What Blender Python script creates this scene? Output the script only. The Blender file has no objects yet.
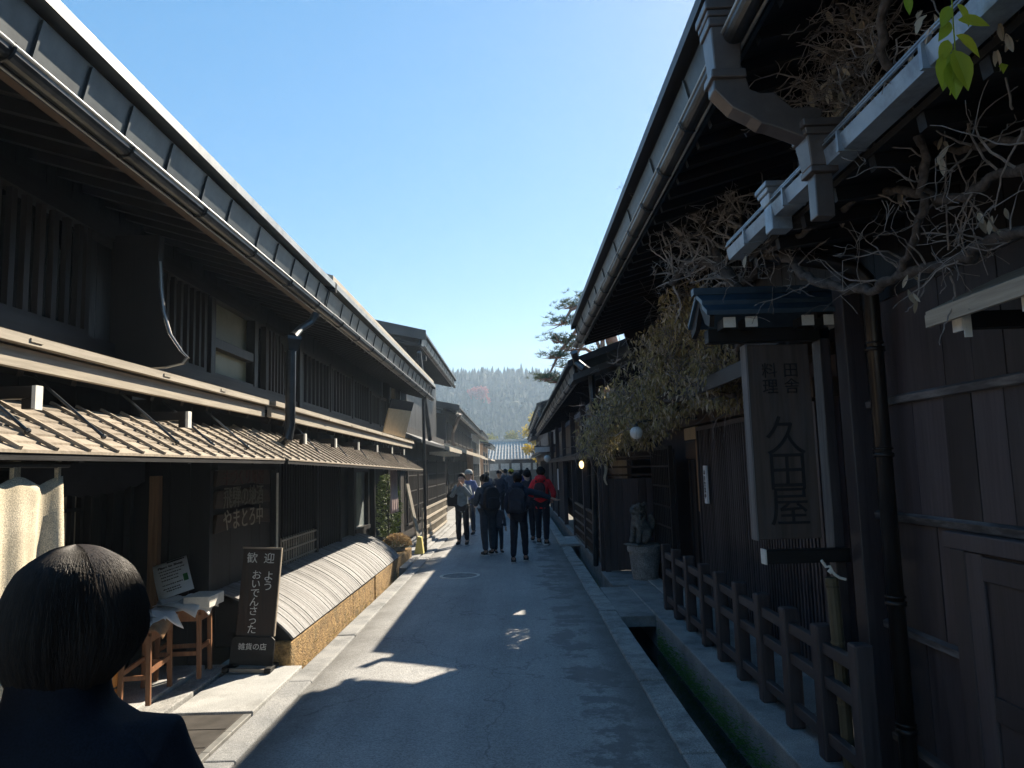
import bpy, bmesh, math, random
from mathutils import Vector, Matrix, noise

R = random.Random(7)
scene = bpy.context.scene
COL = scene.collection
rad = math.radians

# ------------------------------------------------------------------ camera
F, CX, CY, CH = 740.0, 512.0, 384.0, 1.85
VX, VY, ROLL = 515.0, 467.0, 0.028
yc = Vector((VX - CX, -(VY - CY), -F)).normalized()
a_, b_ = -math.sin(ROLL), math.cos(ROLL)
zc = Vector((a_, b_, (a_ * (VX - CX) - b_ * (VY - CY)) / F)).normalized()
xc = yc.cross(zc).normalized()
M_wc = Matrix((xc, yc, zc)).transposed()      # world -> camera axes (columns are images of the world axes)
M_cw = M_wc.transposed()
cam = bpy.data.cameras.new('camera')
cam.sensor_fit = 'HORIZONTAL'
cam.sensor_width = 36.0
cam.lens = 36.0 * F / 1024.0
cam.clip_start = 0.05
cam.clip_end = 3000
cam_ob = bpy.data.objects.new('camera', cam)
COL.objects.link(cam_ob)
cam_ob.matrix_world = Matrix.Translation((0, 0, CH)) @ M_cw.to_4x4()
scene.camera = cam_ob

def P(px, py, X=None, Y=None, Z=None):
    """the point of a plane X, Y or Z = const that a pixel of the photograph shows"""
    d = M_cw @ Vector((px - CX, -(py - CY), -F))
    o = Vector((0, 0, CH))
    t = (X - o.x) / d.x if X is not None else (Y - o.y) / d.y if Y is not None else (Z - o.z) / d.z
    return o + d * t

# ------------------------------------------------------------------ mesh builder
class MB:
    def __init__(s):
        s.v, s.f, s.m = [], [], []
    def add(s, vs, fs, m=0):
        n = len(s.v)
        s.v += [tuple(p) for p in vs]
        s.f += [tuple(i + n for i in f) for f in fs]
        s.m += [m] * len(fs)
        return s
    def obox(s, c, ax, ay, az, m=0):
        c, ax, ay, az = Vector(c), Vector(ax), Vector(ay), Vector(az)
        vs = [c + ax * i + ay * j + az * k for i in (-1, 1) for j in (-1, 1) for k in (-1, 1)]
        return s.add(vs, [(0, 1, 3, 2), (4, 6, 7, 5), (0, 4, 5, 1), (2, 3, 7, 6), (0, 2, 6, 4), (1, 5, 7, 3)], m)
    def box(s, x0, x1, y0, y1, z0, z1, m=0):
        return s.obox(((x0 + x1) / 2, (y0 + y1) / 2, (z0 + z1) / 2), ((x1 - x0) / 2, 0, 0), (0, (y1 - y0) / 2, 0), (0, 0, (z1 - z0) / 2), m)
    def bar(s, p0, p1, w, h, up=(0, 0, 1), m=0):
        p0, p1 = Vector(p0), Vector(p1)
        d = p1 - p0
        L = d.length
        d = d / L
        u = Vector(up)
        sd = d.cross(u)
        if sd.length < 1e-4:
            sd = d.cross(Vector((1, 0, 0)))
        sd.normalize()
        u = sd.cross(d).normalized()
        return s.obox((p0 + p1) / 2, d * (L / 2), sd * (w / 2), u * (h / 2), m)
    def tube(s, pts, r, n=6, m=0, closed=False):
        pts = [Vector(p) for p in pts]
        k = len(pts)
        rs = r if isinstance(r, (list, tuple)) else [r] * k
        t = (pts[1] - pts[0]).normalized()
        u = t.orthogonal().normalized()
        vs, fs = [], []
        for i, p in enumerate(pts):
            if closed:
                t2 = (pts[(i + 1) % k] - pts[i - 1])
            else:
                t2 = pts[min(i + 1, k - 1)] - pts[max(i - 1, 0)]
            if t2.length < 1e-9:
                t2 = t.copy()
            t2.normalize()
            u = (u - t2 * u.dot(t2))
            if u.length < 1e-6:
                u = t2.orthogonal()
            u.normalize()
            w = t2.cross(u)
            for j in range(n):
                a = 2 * math.pi * j / n
                vs.append(p + (u * math.cos(a) + w * math.sin(a)) * rs[i])
            t = t2
        for i in range(k if closed else k - 1):
            for j in range(n):
                a, b = i * n + j, i * n + (j + 1) % n
                c, d = ((i + 1) % k) * n + (j + 1) % n, ((i + 1) % k) * n + j
                fs.append((a, b, c, d))
        if not closed:
            fs.append(tuple(range(n - 1, -1, -1)))
            fs.append(tuple((k - 1) * n + j for j in range(n)))
        return s.add(vs, fs, m)
    def prism(s, poly, axis, a0, a1, m=0):
        n = len(poly)
        def mk(p, a):
            return (p[0], a, p[1]) if axis == 'y' else (a, p[0], p[1]) if axis == 'x' else (p[0], p[1], a)
        vs = [mk(p, a0) for p in poly] + [mk(p, a1) for p in poly]
        fs = [(i, (i + 1) % n, n + (i + 1) % n, n + i) for i in range(n)]
        fs += [tuple(range(n - 1, -1, -1)), tuple(range(n, 2 * n))]
        return s.add(vs, fs, m)
    def lathe(s, prof, c, n=16, m=0):
        c = Vector(c)
        vs, fs = [], []
        for r, z in prof:
            for j in range(n):
                a = 2 * math.pi * j / n
                vs.append(c + Vector((r * math.cos(a), r * math.sin(a), z)))
        k = len(prof)
        for i in range(k - 1):
            for j in range(n):
                fs.append((i * n + j, i * n + (j + 1) % n, (i + 1) * n + (j + 1) % n, (i + 1) * n + j))
        fs.append(tuple(range(n - 1, -1, -1)))
        fs.append(tuple((k - 1) * n + j for j in range(n)))
        return s.add(vs, fs, m)
    def sphere(s, c, r, nu=12, nv=8, m=0):
        c = Vector(c)
        r = Vector(r) if not isinstance(r, (int, float)) else Vector((r, r, r))
        vs = [c + Vector((0, 0, -r.z))]
        for i in range(1, nv):
            t = math.pi * i / nv - math.pi / 2
            for j in range(nu):
                a = 2 * math.pi * j / nu
                vs.append(c + Vector((r.x * math.cos(t) * math.cos(a), r.y * math.cos(t) * math.sin(a), r.z * math.sin(t))))
        vs.append(c + Vector((0, 0, r.z)))
        fs = [(0, 1 + (j + 1) % nu, 1 + j) for j in range(nu)]
        for i in range(nv - 2):
            for j in range(nu):
                a = 1 + i * nu + j
                b = 1 + i * nu + (j + 1) % nu
                fs.append((a, b, b + nu, a + nu))
        e = len(vs) - 1
        o = 1 + (nv - 2) * nu
        fs += [(o + j, o + (j + 1) % nu, e) for j in range(nu)]
        return s.add(vs, fs, m)
    def leaf(s, c, d, nrm, L, W, m=0, fold=0.25):
        c, d, nrm = Vector(c), Vector(d).normalized(), Vector(nrm)
        sd = d.cross(nrm)
        if sd.length < 1e-4:
            sd = d.orthogonal()
        sd.normalize()
        up = sd.cross(d)
        vs = [c, c + d * L * .35 + sd * W * .5 + up * W * fold, c + d * L, c + d * L * .35 - sd * W * .5 + up * W * fold, c + d * L * .5]
        return s.add(vs, [(0, 1, 4), (1, 2, 4), (0, 4, 3), (4, 2, 3)], m)
    def ovate(s, c, d, nrm, L, W, m=0, fold=.15, droop=.12):
        c, d, nrm = Vector(c), Vector(d).normalized(), Vector(nrm)
        sd = d.cross(nrm); sd.normalize(); up = sd.cross(d)
        prof = [(0, .04), (.12, .55), (.3, .95), (.48, 1.0), (.66, .8), (.82, .45), (.93, .18), (1, .0)]
        vs = []
        for t, w in prof:
            q = c + d * L * t - up * L * droop * t * t
            vs += [q - sd * W * .5 * w + up * W * fold * w, q, q + sd * W * .5 * w + up * W * fold * w]
        return s.add(vs, [(3 * i + j, 3 * i + j + 1, 3 * i + j + 4, 3 * i + j + 3) for i in range(len(prof) - 1) for j in (0, 1)], m)
    def build(s, name, mats, parent=None, smooth=False, bevel=0, local=False, fixn=True):
        me = bpy.data.meshes.new(name)
        off = Vector((0, 0, 0)) if (local or parent is None) else Vector(parent['_w'])
        me.from_pydata([Vector(p) - off for p in s.v], [], s.f)
        mats = mats if isinstance(mats, (list, tuple)) else [mats]
        for m in mats:
            me.materials.append(m)
        if len(mats) > 1:
            me.polygons.foreach_set('material_index', s.m)
        if fixn and len(s.f) < 60000:
            bm = bmesh.new()
            bm.from_mesh(me)
            bmesh.ops.recalc_face_normals(bm, faces=bm.faces)
            bm.to_mesh(me)
            bm.free()
        if smooth:
            me.polygons.foreach_set('use_smooth', [True] * len(me.polygons))
        me.update()
        o = bpy.data.objects.new(name, me)
        COL.objects.link(o)
        if parent is not None:
            o.parent = parent
            o['_w'] = list(off) if not local else [0, 0, 0]
        else:
            o['_w'] = [0, 0, 0]
        if bevel:
            b = o.modifiers.new('bevel', 'BEVEL')
            b.width = bevel
            b.segments = 2
            b.limit_method = 'ANGLE'
        return o

def thing(name, label, cat, loc=(0, 0, 0), rz=0, group=None):
    o = bpy.data.objects.new(name, None)
    o.empty_display_size = .2
    COL.objects.link(o)
    o.location = loc
    o.rotation_euler = (0, 0, rz)
    o['label'] = label
    o['category'] = cat
    if group:
        o['group'] = group
    o['_w'] = list(loc)
    return o

def tag(o, label, cat, group=None):
    o['label'] = label
    o['category'] = cat
    if group:
        o['group'] = group
    return o

def structure(o):
    o['kind'] = 'structure'
    return o

def stuff(o, label, cat):
    o['kind'] = 'stuff'
    return tag(o, label, cat)

# ------------------------------------------------------------------ materials
def nt_mat(name):
    m = bpy.data.materials.new(name)
    m.use_nodes = True
    nt = m.node_tree
    return m, nt, nt.nodes['Principled BSDF']

def N(nt, t, **kw):
    n = nt.nodes.new(t)
    for k, v in kw.items():
        if k in n.inputs:
            n.inputs[k].default_value = v
        else:
            setattr(n, k, v)
    return n

def ramp(nt, fac, c0, c1, p0=0.3, p1=0.7):
    r = N(nt, 'ShaderNodeValToRGB')
    r.color_ramp.elements[0].color = (*c0, 1)
    r.color_ramp.elements[1].color = (*c1, 1)
    r.color_ramp.elements[0].position = p0
    r.color_ramp.elements[1].position = p1
    nt.links.new(fac, r.inputs['Fac'])
    return r.outputs['Color']

def mixc(nt, fac, a, b, blend='MIX'):
    n = N(nt, 'ShaderNodeMix', data_type='RGBA', blend_type=blend)
    if isinstance(fac, (int, float)):
        n.inputs[0].default_value = fac
    else:
        nt.links.new(fac, n.inputs[0])
    for i, q in ((6, a), (7, b)):
        if isinstance(q, tuple):
            n.inputs[i].default_value = (*q, 1)
        else:
            nt.links.new(q, n.inputs[i])
    return n.outputs[2]

def position(nt, scale):
    g = N(nt, 'ShaderNodeNewGeometry')
    mp = N(nt, 'ShaderNodeMapping')
    mp.inputs['Scale'].default_value = scale
    nt.links.new(g.outputs['Position'], mp.inputs['Vector'])
    return mp.outputs['Vector'], g

def wood(name, c0, c1, axis='z', rough=.6, scale=1.0, var=.5, wear=None, wear_amt=.3, bump=.25, spec=.4):
    """grain stretched along one axis, colour varying from board to board, with worn patches"""
    m, nt, b = nt_mat(name)
    sc = {'x': (2, 45, 45), 'y': (45, 2, 45), 'z': (45, 45, 2)}[axis]
    vec, g = position(nt, tuple(q * scale for q in sc))
    n1 = N(nt, 'ShaderNodeTexNoise', Scale=1.0, Detail=5.0, Roughness=.65)
    nt.links.new(vec, n1.inputs['Vector'])
    col = ramp(nt, n1.outputs['Fac'], c0, c1)
    mul = N(nt, 'ShaderNodeMapRange')
    mul.inputs['To Min'].default_value = 1 - var
    mul.inputs['To Max'].default_value = 1 + var
    nt.links.new(g.outputs['Random Per Island'], mul.inputs['Value'])
    vv = N(nt, 'ShaderNodeVectorMath', operation='SCALE')
    nt.links.new(col, vv.inputs[0])
    nt.links.new(mul.outputs['Result'], vv.inputs['Scale'])
    col = vv.outputs[0]
    if wear:
        vec2, _ = position(nt, tuple(.35 * q ** .55 for q in sc))
        n2 = N(nt, 'ShaderNodeTexNoise', Scale=2.2, Detail=7.0, Roughness=.7)
        nt.links.new(vec2, n2.inputs['Vector'])
        f = N(nt, 'ShaderNodeMapRange')
        f.inputs['From Min'].default_value = .48
        f.inputs['From Max'].default_value = .78
        f.inputs['To Max'].default_value = wear_amt
        nt.links.new(n2.outputs['Fac'], f.inputs['Value'])
        col = mixc(nt, f.outputs['Result'], col, wear)
    nt.links.new(col, b.inputs['Base Color'])
    rr = N(nt, 'ShaderNodeMapRange')
    rr.inputs['To Min'].default_value = max(.1, rough - .18)
    rr.inputs['To Max'].default_value = min(1, rough + .18)
    nt.links.new(n1.outputs['Fac'], rr.inputs['Value'])
    nt.links.new(rr.outputs['Result'], b.inputs['Roughness'])
    b.inputs['Specular IOR Level'].default_value = spec
    bp = N(nt, 'ShaderNodeBump', Strength=bump, Distance=.004)
    nt.links.new(n1.outputs['Fac'], bp.inputs['Height'])
    nt.links.new(bp.outputs['Normal'], b.inputs['Normal'])
    return m

def noisy(name, c0, c1, scale=8, rough=.8, bump=.2, metallic=0, detail=6, fine=None, dist=.01, stains=None, stain_scale=1.0, spec=.5, sss=0):
    m, nt, b = nt_mat(name)
    vec, g = position(nt, (1, 1, 1))
    n1 = N(nt, 'ShaderNodeTexNoise', Scale=scale, Detail=detail, Roughness=.62)
    nt.links.new(vec, n1.inputs['Vector'])
    col = ramp(nt, n1.outputs['Fac'], c0, c1)
    h = n1.outputs['Fac']
    if fine:
        n2 = N(nt, 'ShaderNodeTexNoise', Scale=fine, Detail=2.0)
        nt.links.new(vec, n2.inputs['Vector'])
        f = N(nt, 'ShaderNodeMapRange')
        f.inputs['From Min'].default_value = .3
        f.inputs['From Max'].default_value = .7
        f.inputs['To Min'].default_value = .55
        f.inputs['To Max'].default_value = 1.45
        nt.links.new(n2.outputs['Fac'], f.inputs['Value'])
        vv = N(nt, 'ShaderNodeVectorMath', operation='SCALE')
        nt.links.new(col, vv.inputs[0])
        nt.links.new(f.outputs['Result'], vv.inputs['Scale'])
        col = vv.outputs[0]
        h = n2.outputs['Fac']
    if stains:
        n3 = N(nt, 'ShaderNodeTexNoise', Scale=stain_scale, Detail=8.0, Roughness=.7)
        nt.links.new(vec, n3.inputs['Vector'])
        f3 = N(nt, 'ShaderNodeMapRange')
        f3.inputs['From Min'].default_value = .5
        f3.inputs['From Max'].default_value = .68
        f3.inputs['To Max'].default_value = .75
        nt.links.new(n3.outputs['Fac'], f3.inputs['Value'])
        col = mixc(nt, f3.outputs['Result'], col, stains)
    nt.links.new(col, b.inputs['Base Color'])
    b.inputs['Roughness'].default_value = rough
    b.inputs['Metallic'].default_value = metallic
    b.inputs['Specular IOR Level'].default_value = spec
    bp = N(nt, 'ShaderNodeBump', Strength=bump, Distance=dist)
    nt.links.new(h, bp.inputs['Height'])
    nt.links.new(bp.outputs['Normal'], b.inputs['Normal'])
    return m

def leafy(name, c0, c1, rough=.6, trans=.25, spec=.3):
    """thin leaves: colour differs leaf by leaf, light passes partly through"""
    m, nt, b = nt_mat(name)
    g = N(nt, 'ShaderNodeNewGeometry')
    col = ramp(nt, g.outputs['Random Per Island'], c0, c1, 0, 1)
    nt.links.new(col, b.inputs['Base Color'])
    b.inputs['Roughness'].default_value = rough
    b.inputs['Specular IOR Level'].default_value = spec
    tr = N(nt, 'ShaderNodeBsdfTranslucent')
    nt.links.new(col, tr.inputs['Color'])
    mx = N(nt, 'ShaderNodeMixShader')
    mx.inputs[0].default_value = trans
    nt.links.new(b.outputs[0], mx.inputs[1])
    nt.links.new(tr.outputs[0], mx.inputs[2])
    nt.links.new(mx.outputs[0], nt.nodes['Material Output'].inputs['Surface'])
    return m

def plain(name, c, rough=.6, metallic=0, spec=.5):
    return noisy(name, tuple(q * .82 for q in c), tuple(q * 1.15 for q in c), scale=14, rough=rough, metallic=metallic, bump=.06, spec=spec)

M = {}
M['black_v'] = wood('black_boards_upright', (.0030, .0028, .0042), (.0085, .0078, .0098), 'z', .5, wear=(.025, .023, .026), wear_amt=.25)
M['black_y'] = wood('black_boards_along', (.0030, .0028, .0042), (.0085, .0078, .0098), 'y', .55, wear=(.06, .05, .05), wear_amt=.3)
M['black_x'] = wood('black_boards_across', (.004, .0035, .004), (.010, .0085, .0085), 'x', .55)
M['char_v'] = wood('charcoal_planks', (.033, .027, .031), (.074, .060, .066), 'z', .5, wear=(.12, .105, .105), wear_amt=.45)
M['char_y'] = wood('charcoal_rails', (.036, .031, .034), (.085, .072, .076), 'y', .5, wear=(.2, .18, .175), wear_amt=.4)
M['worn_highlight_batten'] = wood('worn_highlight_batten', (.03, .027, .029), (.09, .082, .083), 'y', .6, wear=(.42, .40, .40), wear_amt=.85)  # pale wear that also paints in light caught on the batten tops
M['brown_v'] = wood('brown_boards_upright', (.008, .0065, .0065), (.022, .0165, .0155), 'z', .6, wear=(.045, .036, .034))
M['brown_y'] = wood('brown_boards_along', (.035, .022, .016), (.085, .055, .038), 'y', .6, wear=(.16, .13, .1))
M['grey_wood_y'] = wood('weathered_beam', (.27, .235, .185), (.48, .425, .345), 'y', .75, wear=(.2, .165, .125), wear_amt=.5, var=.18)
M['grey_wood_x'] = wood('weathered_slats', (.21, .172, .128), (.39, .33, .262), 'x', .75, wear=(.13, .10, .075), wear_amt=.55, var=.22)
M['sign_edge'] = wood('sign_edge', (.09, .085, .085), (.2, .19, .19), 'z', .7)
M['tan_v'] = wood('tan_wood', (.20, .11, .055), (.36, .21, .11), 'z', .55)
M['shingle'] = wood('curved_shingles', (.11, .11, .115), (.27, .27, .275), 'x', .7, var=.3, wear=(.08, .07, .065), wear_amt=.6, bump=.6)
M['orange_v'] = wood('orange_staves', (.66, .24, .035), (.82, .38, .07), 'z', .5, var=.15)
M['stool_v'] = wood('stool_wood', (.16, .07, .035), (.30, .145, .07), 'z', .5, var=.15)
M['metal'] = noisy('dark_gutter_metal', (.035, .038, .042), (.085, .09, .095), scale=3.5, rough=.38, metallic=.75, bump=.05, stains=(.14, .15, .15), stain_scale=2)
M['rim'] = noisy('rim_highlight', (.22, .23, .24), (.38, .39, .39), scale=9, rough=.4, metallic=.5, bump=.03)  # lighter metal paints highlight lines along the gutter beads
M['fascia'] = noisy('fascia_metal', (.042, .050, .056), (.095, .108, .114), scale=5, rough=.45, metallic=.55, bump=.08, stains=(.045, .05, .055), stain_scale=3)
M['roof_edge'] = noisy('roof_edge_metal', (.30, .30, .29), (.52, .51, .48), scale=6, rough=.4, metallic=.5, bump=.1)
M['roof_dark'] = noisy('roof_sheet', (.03, .032, .036), (.065, .068, .072), scale=2, rough=.5, metallic=.3, bump=.1)
M['copper'] = noisy('painted_gutter', (.25, .31, .38), (.38, .45, .52), scale=7, rough=.4, metallic=.35, bump=.05, stains=(.10, .11, .12), stain_scale=3)
M['pipe'] = noisy('brown_pipe', (.016, .014, .014), (.038, .031, .028), scale=4, rough=.3, metallic=.45, bump=.05)
M['duct'] = noisy('brown_duct', (.085, .072, .07), (.16, .135, .125), scale=5, rough=.38, metallic=.4, bump=.05)
M['blue_metal'] = noisy('blue_roof_metal', (.035, .06, .09), (.07, .11, .15), scale=5, rough=.45, metallic=.3, bump=.08)
M['plaster'] = noisy('white_plaster', (.74, .74, .73), (.86, .86, .85), scale=3, rough=.9, bump=.1, stains=(.45, .45, .44), stain_scale=1.2)
M['white_end'] = noisy('white_painted_end', (.62, .60, .55), (.80, .78, .72), scale=20, rough=.7, bump=.05)
M['paper'] = noisy('paper', (.72, .73, .74), (.82, .83, .84), scale=15, rough=.8, bump=.05)
M['ink'] = plain('black_ink', (.012, .012, .016), .6)
M['green_ink'] = plain('green_ink', (.04, .2, .06), .6)
M['glass_blind'] = noisy('olive_blind', (.15, .16, .10), (.22, .225, .15), scale=4, rough=.5, bump=.02)
M['shoji'] = noisy('shoji_paper', (.42, .36, .26), (.55, .48, .36), scale=4, rough=.85, bump=.02)
M['pane'] = plain('window_pane', (.02, .025, .03), .08, spec=.8)
M['pale_pane'] = noisy('pale_pane', (.2, .24, .26), (.38, .41, .41), scale=5, rough=.15, bump=.02)
M['stone'] = noisy('granite', (.24, .24, .235), (.46, .455, .44), scale=6, rough=.85, bump=.5, fine=110, stains=(.11, .115, .11), stain_scale=2.2)
M['stone_dark'] = noisy('grey_stone', (.15, .155, .16), (.31, .31, .30), scale=7, rough=.8, bump=.5, fine=60)
M['concrete'] = noisy('concrete', (.21, .217, .222), (.36, .36, .355), scale=2.5, rough=.88, bump=.35, fine=160, stains=(.085, .09, .09), stain_scale=1.6)
M['slab'] = noisy('pale_slab', (.34, .345, .34), (.48, .48, .47), scale=3, rough=.8, bump=.25, fine=140, stains=(.2, .2, .19), stain_scale=2)
M['iron'] = noisy('iron_plate', (.05, .045, .04), (.11, .10, .09), scale=5, rough=.6, metallic=.4, bump=.2)
M['earth_wall'] = noisy('ochre_stones', (.17, .105, .045), (.42, .27, .11), scale=9, rough=.9, bump=.8, fine=45, dist=.02, stains=(.12, .1, .05), stain_scale=4)
M['cloth'] = noisy('banner_cloth', (.54, .47, .34), (.68, .60, .46), scale=5, rough=.95, bump=.15, fine=220, stains=(.42, .37, .28), stain_scale=4)
M['pink_cloth'] = noisy('pink_cloth', (.42, .30, .28), (.6, .46, .43), scale=6, rough=.9, bump=.1)
M['dark_cloth'] = noisy('indigo_cloth', (.008, .009, .014), (.02, .02, .028), scale=6, rough=.9, bump=.1)
M['bark'] = noisy('vine_bark', (.03, .025, .022), (.13, .11, .10), scale=30, rough=.9, bump=.8, dist=.01)
M['twig'] = noisy('grey_twigs', (.10, .088, .082), (.34, .305, .285), scale=18, rough=.85, bump=.4)
M['pale_twig'] = noisy('pale_twigs', (.17, .155, .145), (.46, .425, .40), scale=18, rough=.85, bump=.4)
M['pine_bark'] = noisy('pine_bark', (.20, .10, .065), (.42, .24, .17), scale=6, rough=.9, bump=1, dist=.03)
M['dry_leaf'] = leafy('dry_leaves', (.30, .25, .18), (.62, .55, .45), .8, .2)
M['vine_leaf'] = leafy('vine_leaves', (.22, .19, .085), (.56, .48, .26), .7, .3)
M['green_leaf'] = leafy('green_leaves', (.25, .38, .04), (.50, .52, .05), .45, .45)
M['shrub_leaf'] = leafy('shrub_leaves', (.05, .085, .02), (.13, .18, .045), .6, .25)
M['flower'] = leafy('chrysanthemum_petals', (.33, .22, .12), (.55, .42, .24), .7, .25)
M['needle'] = leafy('pine_needles', (.055, .085, .045), (.12, .155, .085), .6, .2)
M['moss'] = leafy('moss_blades', (.07, .17, .04), (.16, .30, .07), .8, .2)
M['grass_dry'] = leafy('dry_grass_blades', (.22, .2, .06), (.45, .38, .14), .8, .25)
M['yellow_leaf'] = leafy('ginkgo_leaves', (.42, .30, .03), (.62, .48, .07), .7, .3)
M['red_leaf'] = leafy('maple_leaves', (.30, .06, .06), (.5, .14, .12), .7, .3)
M['far_leaf'] = leafy('roadside_leaves', (.12, .14, .04), (.3, .28, .1), .7, .3)
M['forest'] = leafy('forest_needles', (.014, .034, .028), (.075, .085, .045), .8, .1)
M['hill'] = noisy('hill_ground', (.03, .05, .03), (.06, .075, .04), scale=.2, rough=.95, bump=.1)
M['earth'] = noisy('bare_ground', (.13, .125, .115), (.2, .19, .17), scale=.5, rough=.95, bump=.2)
M['statue_stone'] = noisy('statue_stone', (.075, .077, .075), (.19, .19, .18), scale=14, rough=.85, bump=.7, fine=70, stains=(.05, .055, .045), stain_scale=5)
M['water'] = plain('dark_water', (.012, .016, .014), .06, spec=.6)
M['skin'] = noisy('skin', (.42, .26, .19), (.52, .33, .24), scale=20, rough=.55, bump=.03)
M['hair'] = noisy('dark_hair', (.007, .0055, .005), (.017, .012, .010), scale=60, rough=.7, bump=.2, spec=.2)
M['shoe'] = plain('shoe_leather', (.015, .015, .017), .5)
M['sole'] = plain('shoe_sole', (.55, .55, .55), .7)
M['globe'] = plain('milk_glass', (.75, .76, .76), .25)
M['black_paint'] = plain('black_lettering', (.006, .006, .009), .55)
M['gold_paint'] = noisy('faded_lettering', (.10, .095, .08), (.2, .19, .15), scale=40, rough=.7, bump=.1)
M['red_paint'] = noisy('faded_red_lettering', (.06, .028, .024), (.11, .05, .04), scale=40, rough=.7, bump=.1)
M['white_paint'] = noisy('white_lettering', (.62, .61, .58), (.8, .79, .76), scale=30, rough=.7, bump=.05)
M['pale_paint'] = noisy('worn_pale_lettering', (.25, .22, .18), (.42, .37, .3), scale=40, rough=.7)
M['sign_wood'] = wood('old_sign_board', (.055, .042, .037), (.125, .092, .076), 'z', .6, scale=.6, wear=(.08, .085, .10), wear_amt=.6)
M['sign_brown'] = wood('lacquered_board', (.022, .011, .008), (.05, .024, .016), 'z', .4)
M['bamboo'] = wood('bamboo', (.055, .048, .03), (.12, .10, .06), 'z', .4)
M['tan_board'] = wood('tan_board', (.42, .30, .17), (.6, .45, .28), 'z', .6, wear=(.25, .18, .11))

def cloth_mat(name, c, rough=.85):
    return noisy(name, tuple(q * .7 for q in c), tuple(q * 1.25 for q in c), scale=9, rough=rough, bump=.25, fine=300, dist=.004, spec=.25)

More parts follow.
